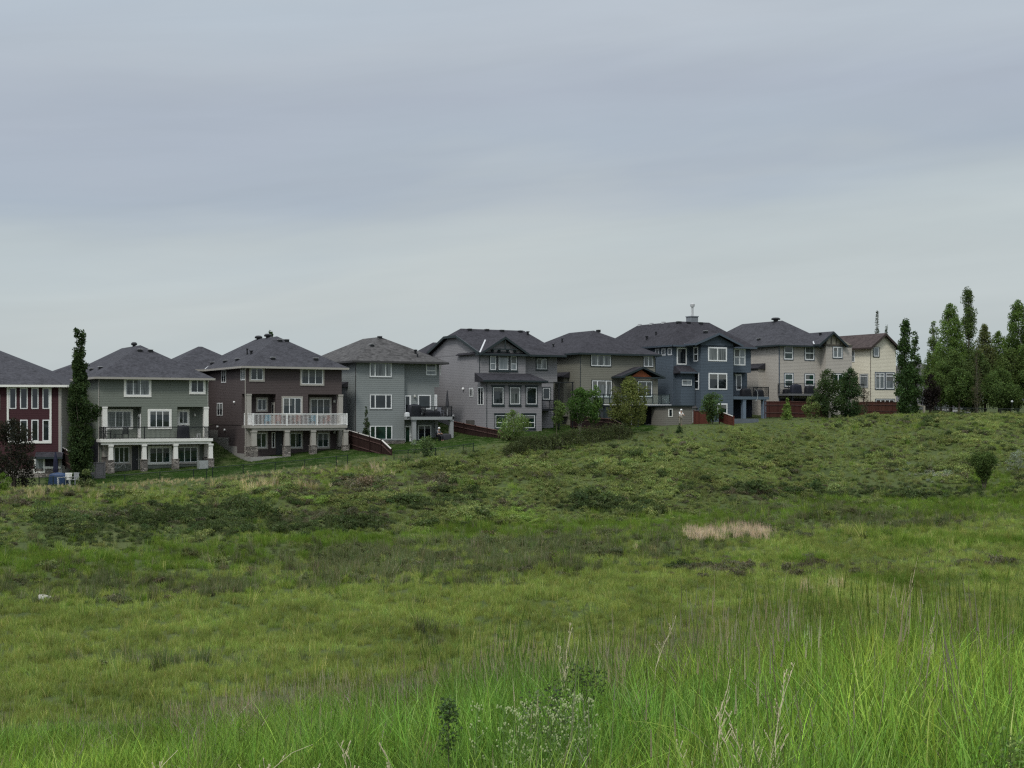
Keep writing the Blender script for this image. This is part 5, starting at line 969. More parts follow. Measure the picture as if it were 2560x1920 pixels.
for x, yt, hw, Y, ev, c, lb, n, t0 in PO:
    tree_px('poplar', x, yt, hw * 1.2, Y, ev, (c[0] * 1.7, c[1] * 1.55, c[2] * 1.3), 'tree', lb, leaf=.17, n=int(n * 1.9), ncl=int(n / 60), rc=.74, t0=t0 + .06, trunk=.16, limb=22, group='poplars of the right hand grove', barkc=(.12, .10, .075), gap=.22)
tree_px('bare_tree', 2443, 862, 15, 163, e_poplar, (.075, .070, .045), 'tree', 'half dead tree with pale bare trunk and thin rusty twigs in the grove', leaf=.13, n=900, ncl=60, rc=.4, trunk=.06, barkc=(.11, .095, .075), limb=40)
tree_px('bare_shrub', 1014, 1467, 24, 71, e_round, (.085, .105, .045), 'shrub', 'lone olive shrub standing in the open meadow', leaf=.07, n=2600, ncl=26, rc=.24, stems=5, trunk=.015, spread=.3)
tree_px('vase_shrub', 2460, 1138, 32, 122, e_vase, (.070, .105, .035), 'shrub', 'vase shaped dark green shrub on the right hand slope', leaf=.12, n=6500, ncl=70, rc=.42, stems=6, trunk=.045, spread=.7, t0=.22)
tree_px('seedling_spruce', 1143, 1149, 9, 119, e_cone, (.05, .075, .035), 'sapling', 'tiny spruce seedling on the slope below the chain link fence', leaf=.09, n=700, ncl=20, rc=.18, trunk=.02)
tree_px('seedling_spruce', 1357, 1192, 12, 117, e_cone, (.045, .07, .032), 'sapling', 'squat spruce seedling alone on the middle of the slope', leaf=.09, n=900, ncl=20, rc=.22, trunk=.02)
tree_px('seedling_spruce', 1699, 1058, 10, 138, e_cone, (.045, .075, .032), 'sapling', 'small dark spruce in front of the person in white', leaf=.1, n=700, ncl=16, rc=.22, trunk=.02)
tree_px('leafy_shrub', 2545, 1125, 30, 128, e_round, (.22, .25, .20), 'shrub', 'silvery grey leaved shrub at the right edge of the slope', leaf=.1, n=1500, ncl=26, rc=.32, stems=4, trunk=.02, spread=.4)
tree_px('spruce', 2193, 778, 15, 196, e_cone, (.05, .065, .04), 'tree', 'thin tree top showing above the brown roof', leaf=.13, n=7000, ncl=260, rc=.5, trunk=.08, limb=14)
tree_px('spruce', 2216, 812, 13, 196, e_cone, (.04, .065, .035), 'tree', 'pointed spruce tip showing beside the cream gable peak', leaf=.13, n=6000, ncl=220, rc=.5, trunk=.08, limb=14)
tree_px('far_tree', 675, 824, 8, 170, e_round, (.045, .075, .035), 'tree', 'small tree top showing behind the ridge of the dark brown house', leaf=.25, n=1400, ncl=40, rc=.5, trunk=.1)
# white blossom on the berry tree's crown is part of it
bt = [o for o in SC.objects if o.name.startswith('berry_tree')][0]; V = MB()
for i in range(46):
    a = random.uniform(0, 6.28); zz = random.uniform(.25, .75) * 5; V.add([(1.25 * cos(a) + dx, 1.25 * sin(a) + dy, zz + dz) for dx, dy, dz in ((-.06, 0, 0), (0, -.03, .06), (.06, 0, 0), (0, .03, -.06))], [(0, 1, 2, 3)])
V.build('blossom', paint('white petals', (.7, .7, .66)), bt)
# hedge along the lots of the mauve and taupe houses
hr = empty('hedge', (*G(1420, 1100, 129)[:2], 0), R(18), label='long low clipped looking hedge below the mauve grey and olive taupe houses', cat='hedge')
cl = []; inv = lambda X, Y: ((X - hr.location.x) * cos(R(18)) + (Y - hr.location.y) * sin(R(18)), -(X - hr.location.x) * sin(R(18)) + (Y - hr.location.y) * cos(R(18)))
for x in np.linspace(1262, 1578, 150):
    Y = np.interp(x, [1262, 1578], [124.5, 134.5]) + random.uniform(-.9, .9); X = (x - 1280) / F * Y; lx, ly = inv(X, Y); z = gz(X, Y); hh = np.interp(x, [1262, 1290, 1420, 1560, 1578], [.7, 1.2, 1.45, 1.25, .5])
    for k in range(2): cl.append((lx, ly, z + random.uniform(.25, 1) * hh, random.uniform(.6, 1.1)))
V, T = foliage(cl, 15000, .11, .5, .3, .5); me = bpy.data.meshes.new('hedge'); me.from_pydata(V.tolist(), [], np.arange(len(V)).reshape(-1, 4).tolist()); add_tone(me, T); me.materials.append(veg_mat('leaf hedge', (.062, .074, .036), .3, inst=False)); o = bpy.data.objects.new('foliage', me); link(o); o.parent = hr
tb = MB()
for c in cl[::4]: tb.tube([(c[0] * .98, c[1], c[2] - 1.3), c[:3]], [.03, .008], 4)
tb.build('stems', bark('bark 0.10 0.09', (.10, .085, .065)), hr)

# ------------------------------------------------------------------ fences
F_RED = boards('fence boards dark red brown', (.026, .014, .012)); F_RB = boards('fence boards rust', (.082, .028, .020)); F_RAIL = paint('fence rail', (.075, .042, .036), .8, .15); F_GR = boards('fence boards grey', (.15, .14, .145)); F_CAPW = paint('fence cap pale', (.5, .47, .43)); F_CAPD = paint('fence cap brown', (.14, .07, .055))
def wood_fence(label, tops, hh, m, cap, n=None, post=True, group=None, rails=True):
    p0 = np.array(tops[0]); p1 = np.array(tops[-1]); ang = math.atan2(p1[1] - p0[1], p1[0] - p0[0]); zb = min(t[2] for t in tops) - 2.2
    r = empty('wooden_fence', (p0[0], p0[1], zb), ang, label=label, cat='fence', group=group); loc = lambda q: ((q[0] - p0[0]) * cos(ang) + (q[1] - p0[1]) * sin(ang), -(q[0] - p0[0]) * sin(ang) + (q[1] - p0[1]) * cos(ang), q[2] - zb)
    side = -1 if True else 1
    for a, b in zip(tops[:-1], tops[1:]):
        a = np.array(loc(a)); b = np.array(loc(b)); ln = np.linalg.norm((b - a)[:2]); k = max(1, round(ln / 2.4))
        for i in range(k):
            u = a + (b - a) * i / k; v = a + (b - a) * (i + 1) / k; h0 = hh(u) if callable(hh) else hh
            P = MB(); w = .02
            P.add([(u[0], u[1] - w, u[2] - h0), (v[0], v[1] - w, v[2] - h0), (v[0], v[1] - w, v[2]), (u[0], u[1] - w, u[2]), (u[0], u[1] + w, u[2] - h0), (v[0], v[1] + w, v[2] - h0), (v[0], v[1] + w, v[2]), (u[0], u[1] + w, u[2])],
                  [(0, 1, 2, 3), (7, 6, 5, 4), (0, 3, 7, 4), (1, 5, 6, 2), (3, 2, 6, 7), (0, 4, 5, 1)])
            P.build('panel', m, r)
            if rails: 
                Rr = MB(); [Rr.beam((u[0], u[1] - .05, u[2] - f * h0), (v[0], v[1] - .05, v[2] - f * h0), .05, .09) for f in (.22, .72)]; Rr.build('rail', F_RAIL, r)
            c = MB(); c.beam((u[0], u[1], u[2] + .03), (v[0], v[1], v[2] + .03), .15, .045); c.build('cap', cap, r)
            if post: MB().box(u[0] - .05, u[0] + .05, u[1] - .12, u[1] - .021, u[2] - h0 - .2, u[2] + .12).build('post', m, r)
    MB().box(b[0] - .06, b[0] + .06, b[1] - .06, b[1] + .06, b[2] - (hh(b) if callable(hh) else hh) - .2, b[2] + .1).build('post', m, r); return r
def onq(h, S, pts): return [h.world(S, *h.q(x, y, S)) for x, y in pts]
wood_fence('dark brown fence with white cap stepping down beside the dark brown house', onq(h4, -1.3, [(345, 1250), (755, 1372), (872, 1482)]), 1.75, F_RED, F_CAPW)
wood_fence('dark brown sloping fence below the mauve grey house', onq(h5, -1.2, [(482, 1318), (1090, 1440), (1240, 1535)]), 1.9, F_RED, F_CAPD)
wood_fence('near black fence with pale kinked cap behind the hedge', onq(h6, -1.0, [(355, 1245), (890, 1290), (1030, 1365)]), 1.5, boards('fence boards black brown', (.022, .014, .013)), F_CAPD)
wood_fence('short pale capped fence behind the columnar aspen by the red house', [G(150, 1116, 121), G(183, 1134, 118)], 1.5, boards('fence boards black brown', (.022, .014, .013)), F_CAPW)
wood_fence('rust red fence panel between the beige shed and the compact round topped tree', [G(1734, 1028, 149), G(1775, 1028, 149.5)], 1.55, F_RB, F_CAPD, rails=False)
wood_fence('rust red fence with white sloping cap below the slate blue house', [G(1800, 1029, 147), G(1834, 1042, 144)], 1.1, F_RB, F_CAPW, rails=False)
wood_fence('long dark red fence below the beige house', [G(1911, 1004, 158), G(1975, 1004, 159), G(2020, 1006, 160), G(2055, 1010, 161)], 1.8, boards('fence boards deep red', (.050, .020, .016)), F_CAPD)
wood_fence('brown red fence in front of the cream house', [G(2140, 1006, 164), G(2180, 1005, 164.5), G(2248, 1006, 165)], 1.5, boards('fence boards brown red', (.068, .030, .022)), F_CAPD)
wood_fence('brown fence piece beside the grey gate post', [G(2040, 1012, 152), G(2068, 1018, 151)], 1.2, boards('fence boards brown', (.07, .035, .025)), F_CAPD)
wood_fence('weathered grey yard gate at the corner of the sage green house', [G(219, 1157, 116), G(262, 1157, 116.4)], 1.4, F_GR, F_GR, rails=False)
def post_rail(label, x, yt, yb, x2, y2, Y):
    X, _, zt = G(x, yt, Y); zb = min((HOR - yb) / F * Y, gz(X, Y)) - .2; r = empty('gate_post', (X, Y, zb), 0, label=label, cat='post'); m = paint('weathered timber', (.24, .22, .18), .8, .15)
    MB().box(-.11, .11, -.11, .11, 0, zt - zb).build('post', m, r); X2, _, z2 = G(x2, y2, Y); MB().beam((-.1, 0, zt - zb - .08), (X2 - X, .3, z2 - zb), .09, .12).build('rail', m, r)
post_rail('grey timber post with short rail under the blossom dotted tree', 2073, 1013, 1036, 2046, 1009, 150.5); post_rail('grey timber post with short rail under the slimmer columnar tree', 2310, 1014, 1031, 2296, 1012, 160)
WIRE = paint('black chain link', (.012, .022, .016), .5)
def chain_fence(label, pts, hpx, extra=()):
    """pts = (x, ytop, Y) of each post"""
    P = [np.array(G(*p)) for p in pts]; r = empty('chain_link_fence', tuple(P[0] * np.array((1, 1, 0)) + np.array((0, 0, P[0][2] - 1.2))), 0, label=label, cat='fence'); o = P[0] * np.array((1, 1, 0)) + np.array((0, 0, P[0][2] - 1.2))
    for i, p in enumerate(P):
        q = p - o; g = gz(p[0], p[1]) - o[2]; MB().tube([(q[0], q[1], g - .2), (q[0], q[1], q[2] + .05)], .04 if i not in extra else .07, 6).build('post', WIRE, r)
    T = MB(); M = MB()
    for a, b in zip(P[:-1], P[1:]):
        a = a - o; b = b - o; T.tube([a, b], .024, 5); ln = np.linalg.norm((b - a)[:2]); n = int(ln / .12); ga = gz(*(a + o)[:2]) - o[2] + .03; gb = gz(*(b + o)[:2]) - o[2] + .03
        H0 = a[2] - ga; H1 = b[2] - gb
        for i in range(-8, n + 1):
            for sg in (1, -1):
                f0 = i / n; f1 = f0 + sg * (H0 / ln) * .9; 
                t0, t1 = 0., 1.
                lo, hi = (f0, f1)
                if sg < 0: lo, hi = f0 + .9 * H0 / ln, f0
                if max(lo, hi) < 0 or min(lo, hi) > 1: continue
                def pt(f, t): f = min(1, max(0, f)); return (1 - f) * np.array((a[0], a[1], ga + H0 * t)) + f * np.array((b[0], b[1], gb + H1 * t))
                c0, c1 = min(1, max(0, lo)), min(1, max(0, hi)); 
                if abs(hi - lo) < 1e-6: continue
                u0, u1 = (c0 - lo) / (hi - lo), (c1 - lo) / (hi - lo); M.beam(pt(c0, u0), pt(c1, u1), .006, .006)
    T.build('top_rail', WIRE, r); M.build('mesh', WIRE, r); return r
chain_fence('black chain link fence across the lawn of the sage green house', [(232, 1189, 112), (312, 1187, 112.5), (400, 1180, 113), (484, 1174, 113.5), (517, 1172, 114)], 36)
chain_fence('black chain link fence across the lawn of the dark brown house', [(531, 1169, 115), (608, 1162, 115.8), (688, 1156, 116.7), (762, 1150, 117.6), (841, 1141, 118.5), (869, 1138, 119)], 34)
chain_fence('black chain link fence below the pale grey blue house', [(985, 1128, 122.5), (1020, 1125, 123.3), (1089, 1121, 124.5), (1158, 1112, 125.8), (1184, 1108, 126.5)], 30)
chain_fence('black chain link fence stub in front of the red house', [(98, 1194, 108), (133, 1192, 108.3), (180, 1193, 108.8)], 30)

chain_fence('black chain link fence along the crest in front of the poplar trunks', [(2336, 1017, 161), (2372, 1019, 160), (2412, 1020, 159), (2455, 1021, 158), (2500, 1022, 157), (2545, 1022, 156), (2590, 1022, 155)], 24)
# ------------------------------------------------------------------ yard things
def chair(x, y, z, rz, m, label, group=None, s=1.0):
    r = empty('patio_chair', (x, y, z), rz, label=label, cat='chair', group=group)
    MB().box(-.26 * s, .26 * s, -.26, .26, .40, .45).build('seat', m, r); b = MB(); [b.box(-.25 + k * .1, -.18 + k * .1, .2, .24, .45, .95) for k in range(5)]; b.box(-.27, .27, .19, .25, .9, .97); b.build('backrest', m, r)
    for i in (-1, 1):
        for j in (-1, 1): MB().box(i * .24 - .02, i * .24 + .02, j * .23 - .02, j * .23 + .02, 0, .40 if j > 0 else .6).build('leg', m, r)
        MB().box(i * .27 - .03, i * .27 + .03, -.28, .24, .61, .65).build('armrest', m, r)
    return r
def table(x, y, z, rz, m, label, w=.9, d=.7, hgt=.7, legs=True):
    r = empty('patio_table', (x, y, z), rz, label=label, cat='table'); MB().box(-w / 2, w / 2, -d / 2, d / 2, hgt - .04, hgt).build('tabletop', m, r)
    for i in (-1, 1):
        for j in (-1, 1): MB().box(i * (w / 2 - .05) - .02, i * (w / 2 - .05) + .02, j * (d / 2 - .05) - .02, j * (d / 2 - .05) + .02, 0, hgt - .041).build('leg', m, r)
    return r
def cover(x, y, z, rz, w, d, hgt, m, name, cat, label, dome=.15):
    """fabric cover sagging over something boxy"""
    V = []; Fc = []; n = 20; lv = [(1.04, 0), (1.02, .25), (.97, .6), (.93, .82), (.8, .94), (.45, 1.0), (.02, 1.0 + dome * .3)]
    for k, (f, t) in enumerate(lv):
        for i in range(n):
            a = 2 * math.pi * i / n; c, s_ = cos(a), sin(a); q = (abs(c) ** 4 + abs(s_) ** 4) ** -.25; wv = 1 + .035 * sin(a * 5 + k) * (1 - t)
            V.append((w / 2 * f * c * q * wv, d / 2 * f * s_ * q * wv, hgt * t))
    for k in range(len(lv) - 1):
        for i in range(n): Fc.append((k * n + i, k * n + (i + 1) % n, (k + 1) * n + (i + 1) % n, (k + 1) * n + i))
    Fc.append(tuple(range((len(lv) - 1) * n, len(lv) * n))); o = MB().add(V, Fc).build(name, m, None, True); o.location = (x, y, z); o.rotation_euler = (0, 0, rz); tag(o, label, cat); return o
def at(h, zx, zy, d): S, z = h.p(zx, zy, d); x, y, zz = h.world(S, d, z); return x, y, zz
COV = paint('black cover', (.012, .013, .018), .6, .2); TEAL = paint('teal plastic', (.02, .16, .24), .45); RUST = paint('rust red cushion', (.20, .075, .055), .8); DKG = paint('dark grey fabric', (.035, .035, .04), .8, .2)
LGY = paint('light grey fabric', (.22, .23, .26), .8, .15)
x, y, z = at(h2, 1238, 1146, -.5); cover(x, y, z, A30, 1.15, .6, 1.2, COV, 'covered_grill', 'grill', 'black covered barbecue on the balcony of the sage green house')
x, y, z = at(h2, 455, 1146, -.4); chair(x, y, z, A30 + 1.2, M_BLACK, 'black balcony chair beside the left white column'); x, y, z = at(h2, 640, 1146, -.3); chair(x, y, z, A30 - .3, M_BLACK, 'black balcony chair right of the small table'); x, y, z = at(h2, 565, 1146, -.6); table(x, y, z, A30, M_BLACK, 'small low table between the two black balcony chairs', .8, .5, .42)
x, y, z = at(h2, 1395, 1146, .3); table(x, y, z, A30, M_METAL, 'little side table right of the black covered barbecue', .35, .35, .45)
# heat pump
x, y, z = at(h2, 1437, 1476, -2.0); r = empty('air_conditioner', (x, y, z), A30, label='pale grey air conditioner unit at the right corner of the sage green house', cat='air conditioner')
MB().box(-.42, .42, -.38, .38, .12, .92).build('casing', paint('pale enamel', (.26, .28, .27), .4), r); g = MB(); [g.box(-.38, .38, -.395, -.381, .2 + k * .08, .235 + k * .08) for k in range(8)]; g.build('grille', M_METAL, r); MB().box(-.5, .5, -.45, .45, -.1, .119).build('pad', M_CONC, r); MB().lathe([(.3, .921), (.3, .95), (.05, .97)], 14).build('fan_guard', M_BLACK, r)
# bicycle
x, y, z = at(h2, 585, 1490, -.6); r = empty('bicycle', (x, y, z), A30 + .15, label='old bicycle leaning under the left basement window of the sage green house', cat='bicycle')
for cx in (-.5, .5):
    w = MB(); w.tube([(cx + .33 * cos(a), 0, .34 + .33 * sin(a)) for a in np.linspace(0, 2 * math.pi, 21)], .018, 5, False); [w.beam((cx, 0, .34), (cx + .33 * cos(a), 0, .34 + .33 * sin(a)), .006, .006) for a in np.linspace(0, 5.8, 12)]; w.build('wheel', paint('tyre rubber', (.03, .03, .03)), r)
f = MB(); [f.tube([a, b], .018, 6) for a, b in (((-.5, 0, .34), (-.15, 0, .34)), ((-.15, 0, .34), (-.28, 0, .85)), ((-.26, 0, .78), (.33, 0, .8)), ((-.15, 0, .34), (.33, 0, .72)), ((-.5, 0, .34), (-.26, 0, .78)), ((.5, 0, .34), (.3, 0, .95)))]; f.build('frame', paint('silver paint', (.4, .42, .42), .3), r)
MB().box(-.42, -.18, -.06, .06, .86, .91).build('saddle', M_BLACK, r); MB().tube([(.3, -.28, .98), (.3, 0, .95), (.3, .28, .98)], .014, 6).build('handlebar', M_BLACK, r)
# chairs behind the white railing
for zx, m, d, lb in ((912, TEAL, -.6, 'teal deck chair behind the left part of the white picket railing'), (1020, RUST, -.5, 'rust red deck chair between the teal chair and the middle railing post'), (1398, TEAL, -.7, 'teal deck chair just left of the right hand railing post'), (1560, RUST, -.5, 'rust red deck chair right of the right hand railing post'), (1230, RUST, -.3, 'faded red deck chair under the middle window behind the white railing')):
    x, y, z = at(h3, zx, 1150, d); chair(x, y, z, A30 + random.uniform(-.3, .3) + math.pi, m, lb)
# pale house deck
x, y, z = at(h4, 1150, 1083, -.9); cover(x, y, z, A30, 1.5, .8, 1.25, COV, 'covered_grill', 'grill', 'large black covered barbecue on the deck of the pale grey blue house')
x, y, z = at(h4, 1360, 1083, -.9); cover(x, y, z, A30, 1.9, .9, .62, COV, 'covered_table', 'table', 'low black covered patio table on the deck of the pale grey blue house')
x, y, z = at(h4, 1470, 1083, -.6); chair(x, y, z, A30 + 2, LGY, 'light grey cushioned chair at the right end of the deck'); x, y, z = at(h4, 1255, 1083, -1.3); chair(x, y, z, A30 + 3, DKG, 'dark grey chair beside the low black covered patio table')
x, y, z = at(h4, 1062, 1080, -1.5); o = cover(x, y, z, A30, .5, .4, .42, paint('white bin', (.55, .56, .56)), 'storage_bin', 'bin', 'small white bin at the left end of the deck')
x, y, z = at(h4, 1553, 1083, -.8); r = empty('closed_umbrella', (x, y, z), 0, label='closed dark grey parasol standing on the raised corner deck', cat='parasol'); MB().lathe([(.03, 0), (.03, 1.1)], 8).build('pole', M_METAL, r); MB().lathe([(.17, 1.0), (.19, 1.2), (.12, 1.9), (.07, 2.5), (.02, 2.75)], 10).build('canopy', DKG, r); MB().lathe([(.26, 0), (.26, .06), (.05, .1)], 12).build('base', M_BLACK, r)
# other decks
for h_, zx, zy, d, w, hg, lb in ((h7, 1580, 1130, -.8, 1.4, .95, 'black covered barbecue on the deck of the slate blue house'), (h7, 1745, 1130, -.9, 1.1, .8, 'black covered chair stack at the right end of the slate blue house deck'), (h8, 815, 1078, -.9, 1.6, 1.1, 'dark blue covered storage cabinet on the beige house deck'), (h8, 980, 1078, -.8, 1.35, .95, 'black covered barbecue on the beige house deck'), (h8, 700, 1078, -.7, .8, .55, 'low dark covered stool at the left end of the beige house deck')):
    x, y, z = at(h_, zx, zy, d); cover(x, y, z, A30, w, .7, hg, paint('navy cover', (.018, .02, .035), .6) if 'blue covered' in lb else COV, 'covered_furniture', 'cover', lb)
x, y, z = at(h7, 1700, 1130, -1.85); o = MB().tube([(.32 * cos(a), -.05, .25 + .62 * sin(a)) for a in np.linspace(-1.7, 1.6, 14)], .022, 6).build('garden_hose', paint('pale hose', (.4, .42, .42))); o.location = (x, y, z - .1); o.rotation_euler = (0, 0, A30); tag(o, 'pale coiled hose hanging over the deck edge of the slate blue house', 'hose')
x, y, z = at(h6, 1400, 1415, -1.5); cover(x, y, z, A30, 2.0, .8, .55, DKG, 'covered_furniture', 'cover', 'dark low covered sofa under the glass railed deck')
# yard of the red house
x, y, z = G(146, 1213, 110); z = gz(x, y); cover(x, y, z, .1, 1.5, .8, .95, paint('blue tarpaulin', (.02, .045, .105), .5), 'covered_table', 'table', 'table under a bright blue tarpaulin in the yard of the red house')
x, y, z = G(172, 1213, 109.6); z = gz(x, y); chair(x, y, z, .3, M_TRIM_W, 'white garden chair right of the blue tarpaulin'); x, y, _ = G(187, 1213, 109.7); chair(x, y, gz(x, y), -.4, M_GREYTRIM, 'grey garden chair left of the small pale green shrub')
x, y, _ = G(160, 1213, 109); table(x, y, gz(x, y), .1, M_WHITE, 'white framed folding table before the blue tarpaulin', 1.0, .5, .7)
x, y, _ = G(139, 1213, 110.8); r = empty('closed_umbrella', (x, y, gz(x, y)), 0, label='closed navy parasol standing by the red house basement wall', cat='parasol'); MB().lathe([(.03, 0), (.03, 1.0)], 8).build('pole', M_BLACK, r); MB().lathe([(.2, .95), (.22, 1.2), (.16, 2.0), (.05, 2.6)], 10).build('canopy', paint('navy cloth', (.012, .014, .035), .7), r)
# sheds and low walls
x, y, _ = G(1675, 1075, 147.5); r = empty('garden_shed', (x, y, -2.0), A30, label='beige box shed with flat dark roof left of the rust red fence', cat='shed')
zt = (HOR - 1016) / F * 148 + 2.0; MB().box(-.6, 3.0, 0, 2.6, 0, zt).build('wall', MS('siding khaki', (.145, .138, .118), .2), r); MB().box(-.85, 3.15, -.2, 2.8, zt, zt + .13).build('roof', M_TRIM_D, r); MB().box(-.25, .35, -.03, -.002, zt - 1.15, zt - .25).build('window', M_TRIM_W, r); MB().box(-.12, .22, -.04, -.031, zt - 1.05, zt - .35).build('pane', M_GL, r)
x, y, _ = G(1716, 1050, 153); r = empty('garden_shed', (x, y, -2.0), A30, label='pale shed with grey hipped roof behind the rust red fence', cat='shed')
zt = (HOR - 1020) / F * 153 + 2.0; MB().box(-.2, 3.2, 0, 2.4, 0, zt).build('wall', paint('pale shed wall', (.34, .33, .31)), r); MB().add([(-.4, -.2, zt), (3.4, -.2, zt), (3.4, 2.6, zt), (-.4, 2.6, zt), (1.0, 1.2, zt + .95), (2.0, 1.2, zt + .95)], [(0, 1, 5, 4), (1, 2, 5), (2, 3, 4, 5), (3, 0, 4), (0, 3, 2, 1)]).build('roof', ROOF_B, r)
x, y, _ = G(1858, 1045, 147); o = MB().box(-1.7, 1.7, -.15, .15, -1.2, (HOR - 1042) / F * 147 + .8 - .2).build('low_wall', paint('blue grey wall', (.10, .115, .13), .9, .12)); o.location = (x, y, -.8); o.rotation_euler = (0, 0, R(12)); tag(o, 'low blue grey retaining wall under the deck of the slate blue house', 'wall')
# boulder
x, y, _ = G(110, 1470, 69); z = gz(x, y); V = []; n = 12
o = MB().lathe([(.34, -.15), (.42, .1), (.36, .28), (.2, .36), (.02, .38)], 9).build('boulder', paint('pale rock', (.42, .40, .37), .9, .2, 5)); o.location = (x, y, z + .1); o.scale = (.85, .65, .55); tag(o, 'pale boulder lying at the left of the meadow', 'rock')
for v in o.data.vertices: v.co += v.co.normalized() * random.uniform(-.12, .12)
# street path beyond the crest
pth = [G(2326, 1012, 212), G(2345, 1019, 196), G(2372, 1022, 186), G(2420, 1027, 174), G(2470, 1034, 164), G(2520, 1036, 158), G(2620, 1037, 154)]
V = []; Fc = []; q = np.array([(p[0], p[1]) for p in pth]); qq = np.stack([np.interp(np.linspace(0, 6, 60), range(7), q[:, 0]), np.interp(np.linspace(0, 6, 60), range(7), q[:, 1])], 1)
for i, c in enumerate(qq):
    t = qq[min(i + 1, 59)] - qq[max(i - 1, 0)]; t /= np.linalg.norm(t); nn = np.array((-t[1], t[0])) * 1.1
    for s_ in (-1, 1): e = c + nn * s_; V.append((e[0], e[1], gz(e[0], e[1]) + .06))
Fc = [(2 * i, 2 * i + 1, 2 * i + 3, 2 * i + 2) for i in range(59)]; o = MB().add(V, Fc).build('path', M_CONC); tag(o, kind='structure'); PATH = qq

# ------------------------------------------------------------------ people
def person(loc, rz, joints, parts_mat, label, hat=None):
    """one continuous body grown with a skin modifier over a posed skeleton"""
    root = empty('person', loc, rz, label=label, cat='person')
    def skin(name, V, E, rad, m):
        me = bpy.data.meshes.new(name); me.from_pydata(V, E, []); o = bpy.data.objects.new(name, me); link(o); o.parent = root; me.materials.append(m)
        md = o.modifiers.new('skin', 'SKIN'); sv = me.skin_vertices[0].data
        for i, r in enumerate(rad): sv[i].radius = r if isinstance(r, tuple) else (r, r)
        sv[0].use_root = True; o.modifiers.new('sub', 'SUBSURF').levels = 2; o.modifiers['sub'].render_levels = 2; md.use_smooth_shade = True; return o
    J = joints; names = list(J); ix = {n: i for i, n in enumerate(names)}
    E = [(ix[a], ix[b]) for a, b in (('pelvis', 'waist'), ('waist', 'chest'), ('chest', 'neck'), ('neck', 'head'), ('head', 'crown'), ('chest', 'shL'), ('shL', 'elL'), ('elL', 'wrL'), ('wrL', 'haL'), ('chest', 'shR'), ('shR', 'elR'), ('elR', 'wrR'), ('wrR', 'haR'),
        ('pelvis', 'hipL'), ('hipL', 'knL'), ('knL', 'anL'), ('anL', 'toL'), ('pelvis', 'hipR'), ('hipR', 'knR'), ('knR', 'anR'), ('anR', 'toR'))]
    RD_ = dict(pelvis=(.15, .12), waist=(.14, .11), chest=(.17, .12), neck=.06, head=.095, crown=.075, shL=.065, shR=.065, elL=.045, elR=.045, wrL=.03, wrR=.03, haL=.035, haR=.035, hipL=.095, hipR=.095, knL=.06, knR=.06, anL=.04, anR=.04, toL=.04, toR=.04)
    skin('body', [J[n] for n in names], E, [RD_[n] for n in names], parts_mat['skin'])
    tn = ['chest', 'waist', 'pelvis', 'neckb', 'shL', 'elL', 'shR', 'elR']; JJ = dict(J); JJ['neckb'] = tuple((np.array(J['chest']) * .45 + np.array(J['neck']) * .55)); ti = {n: i for i, n in enumerate(tn)}
    skin('shirt', [JJ[n] for n in tn], [(ti[a], ti[b]) for a, b in (('chest', 'waist'), ('waist', 'pelvis'), ('chest', 'neckb'), ('chest', 'shL'), ('shL', 'elL'), ('chest', 'shR'), ('shR', 'elR'))], [(.19, .14), (.165, .13), (.17, .14), .075, .082, .06, .082, .06], parts_mat['shirt'])
    tn = ['pelvis', 'hipL', 'knL', 'anL', 'hipR', 'knR', 'anR']; ti = {n: i for i, n in enumerate(tn)}
    skin('trousers', [J[n] for n in tn], [(0, 1), (1, 2), (2, 3), (0, 4), (4, 5), (5, 6)], [(.165, .135), .11, .078, .058, .11, .078, .058], parts_mat['trousers'])
    hd = np.array(J['head']); MB().lathe([(.155, .03), (.15, .045), (.10, .06), (.10, .12), (.05, .16), (.01, .165)], 12, tuple(hd + np.array((0, 0, .02)))).build('hat', parts_mat['hat'], root, True)
    f = hd + np.array((0, -.1, 0)); MB().lathe([(.012, -.02), (.018, 0), (.008, .03)], 6, tuple(f)).build('nose', parts_mat['skin'], root, True)
    return root
SKIN = paint('skin', (.42, .26, .19), .6); WHT = paint('white cotton', (.72, .72, .70), .8)
x, y, _ = G(1701, 1050, 144); z = gz(x, y)
person((x, y, z - .02), R(35), dict(pelvis=(0, 0, .93), waist=(0, -.02, 1.1), chest=(0, -.06, 1.33), neck=(0, -.10, 1.5), head=(0, -.13, 1.6), crown=(0, -.13, 1.69), shL=(-.19, -.06, 1.42), elL=(-.23, -.2, 1.18), wrL=(-.17, -.42, 1.14), haL=(-.15, -.5, 1.15), shR=(.19, -.06, 1.42), elR=(.24, -.2, 1.18), wrR=(.18, -.42, 1.1), haR=(.16, -.5, 1.1),
    hipL=(-.1, 0, .88), knL=(-.11, -.03, .5), anL=(-.12, .02, .1), toL=(-.13, -.13, .05), hipR=(.1, 0, .88), knR=(.11, -.03, .5), anR=(.12, .02, .1), toR=(.13, -.13, .05)), dict(skin=SKIN, shirt=WHT, trousers=paint('khaki cloth', (.22, .2, .16), .8), hat=WHT), 'person in white shirt and white hat standing with bent arms by the beige box shed')
x, y, z = at(h4, 1450, 1432, -2.2); z = gz(x, y); chair(x, y, z, A30 + math.pi * .15, M_BLACK, 'black garden chair carrying the seated person in the white cap')
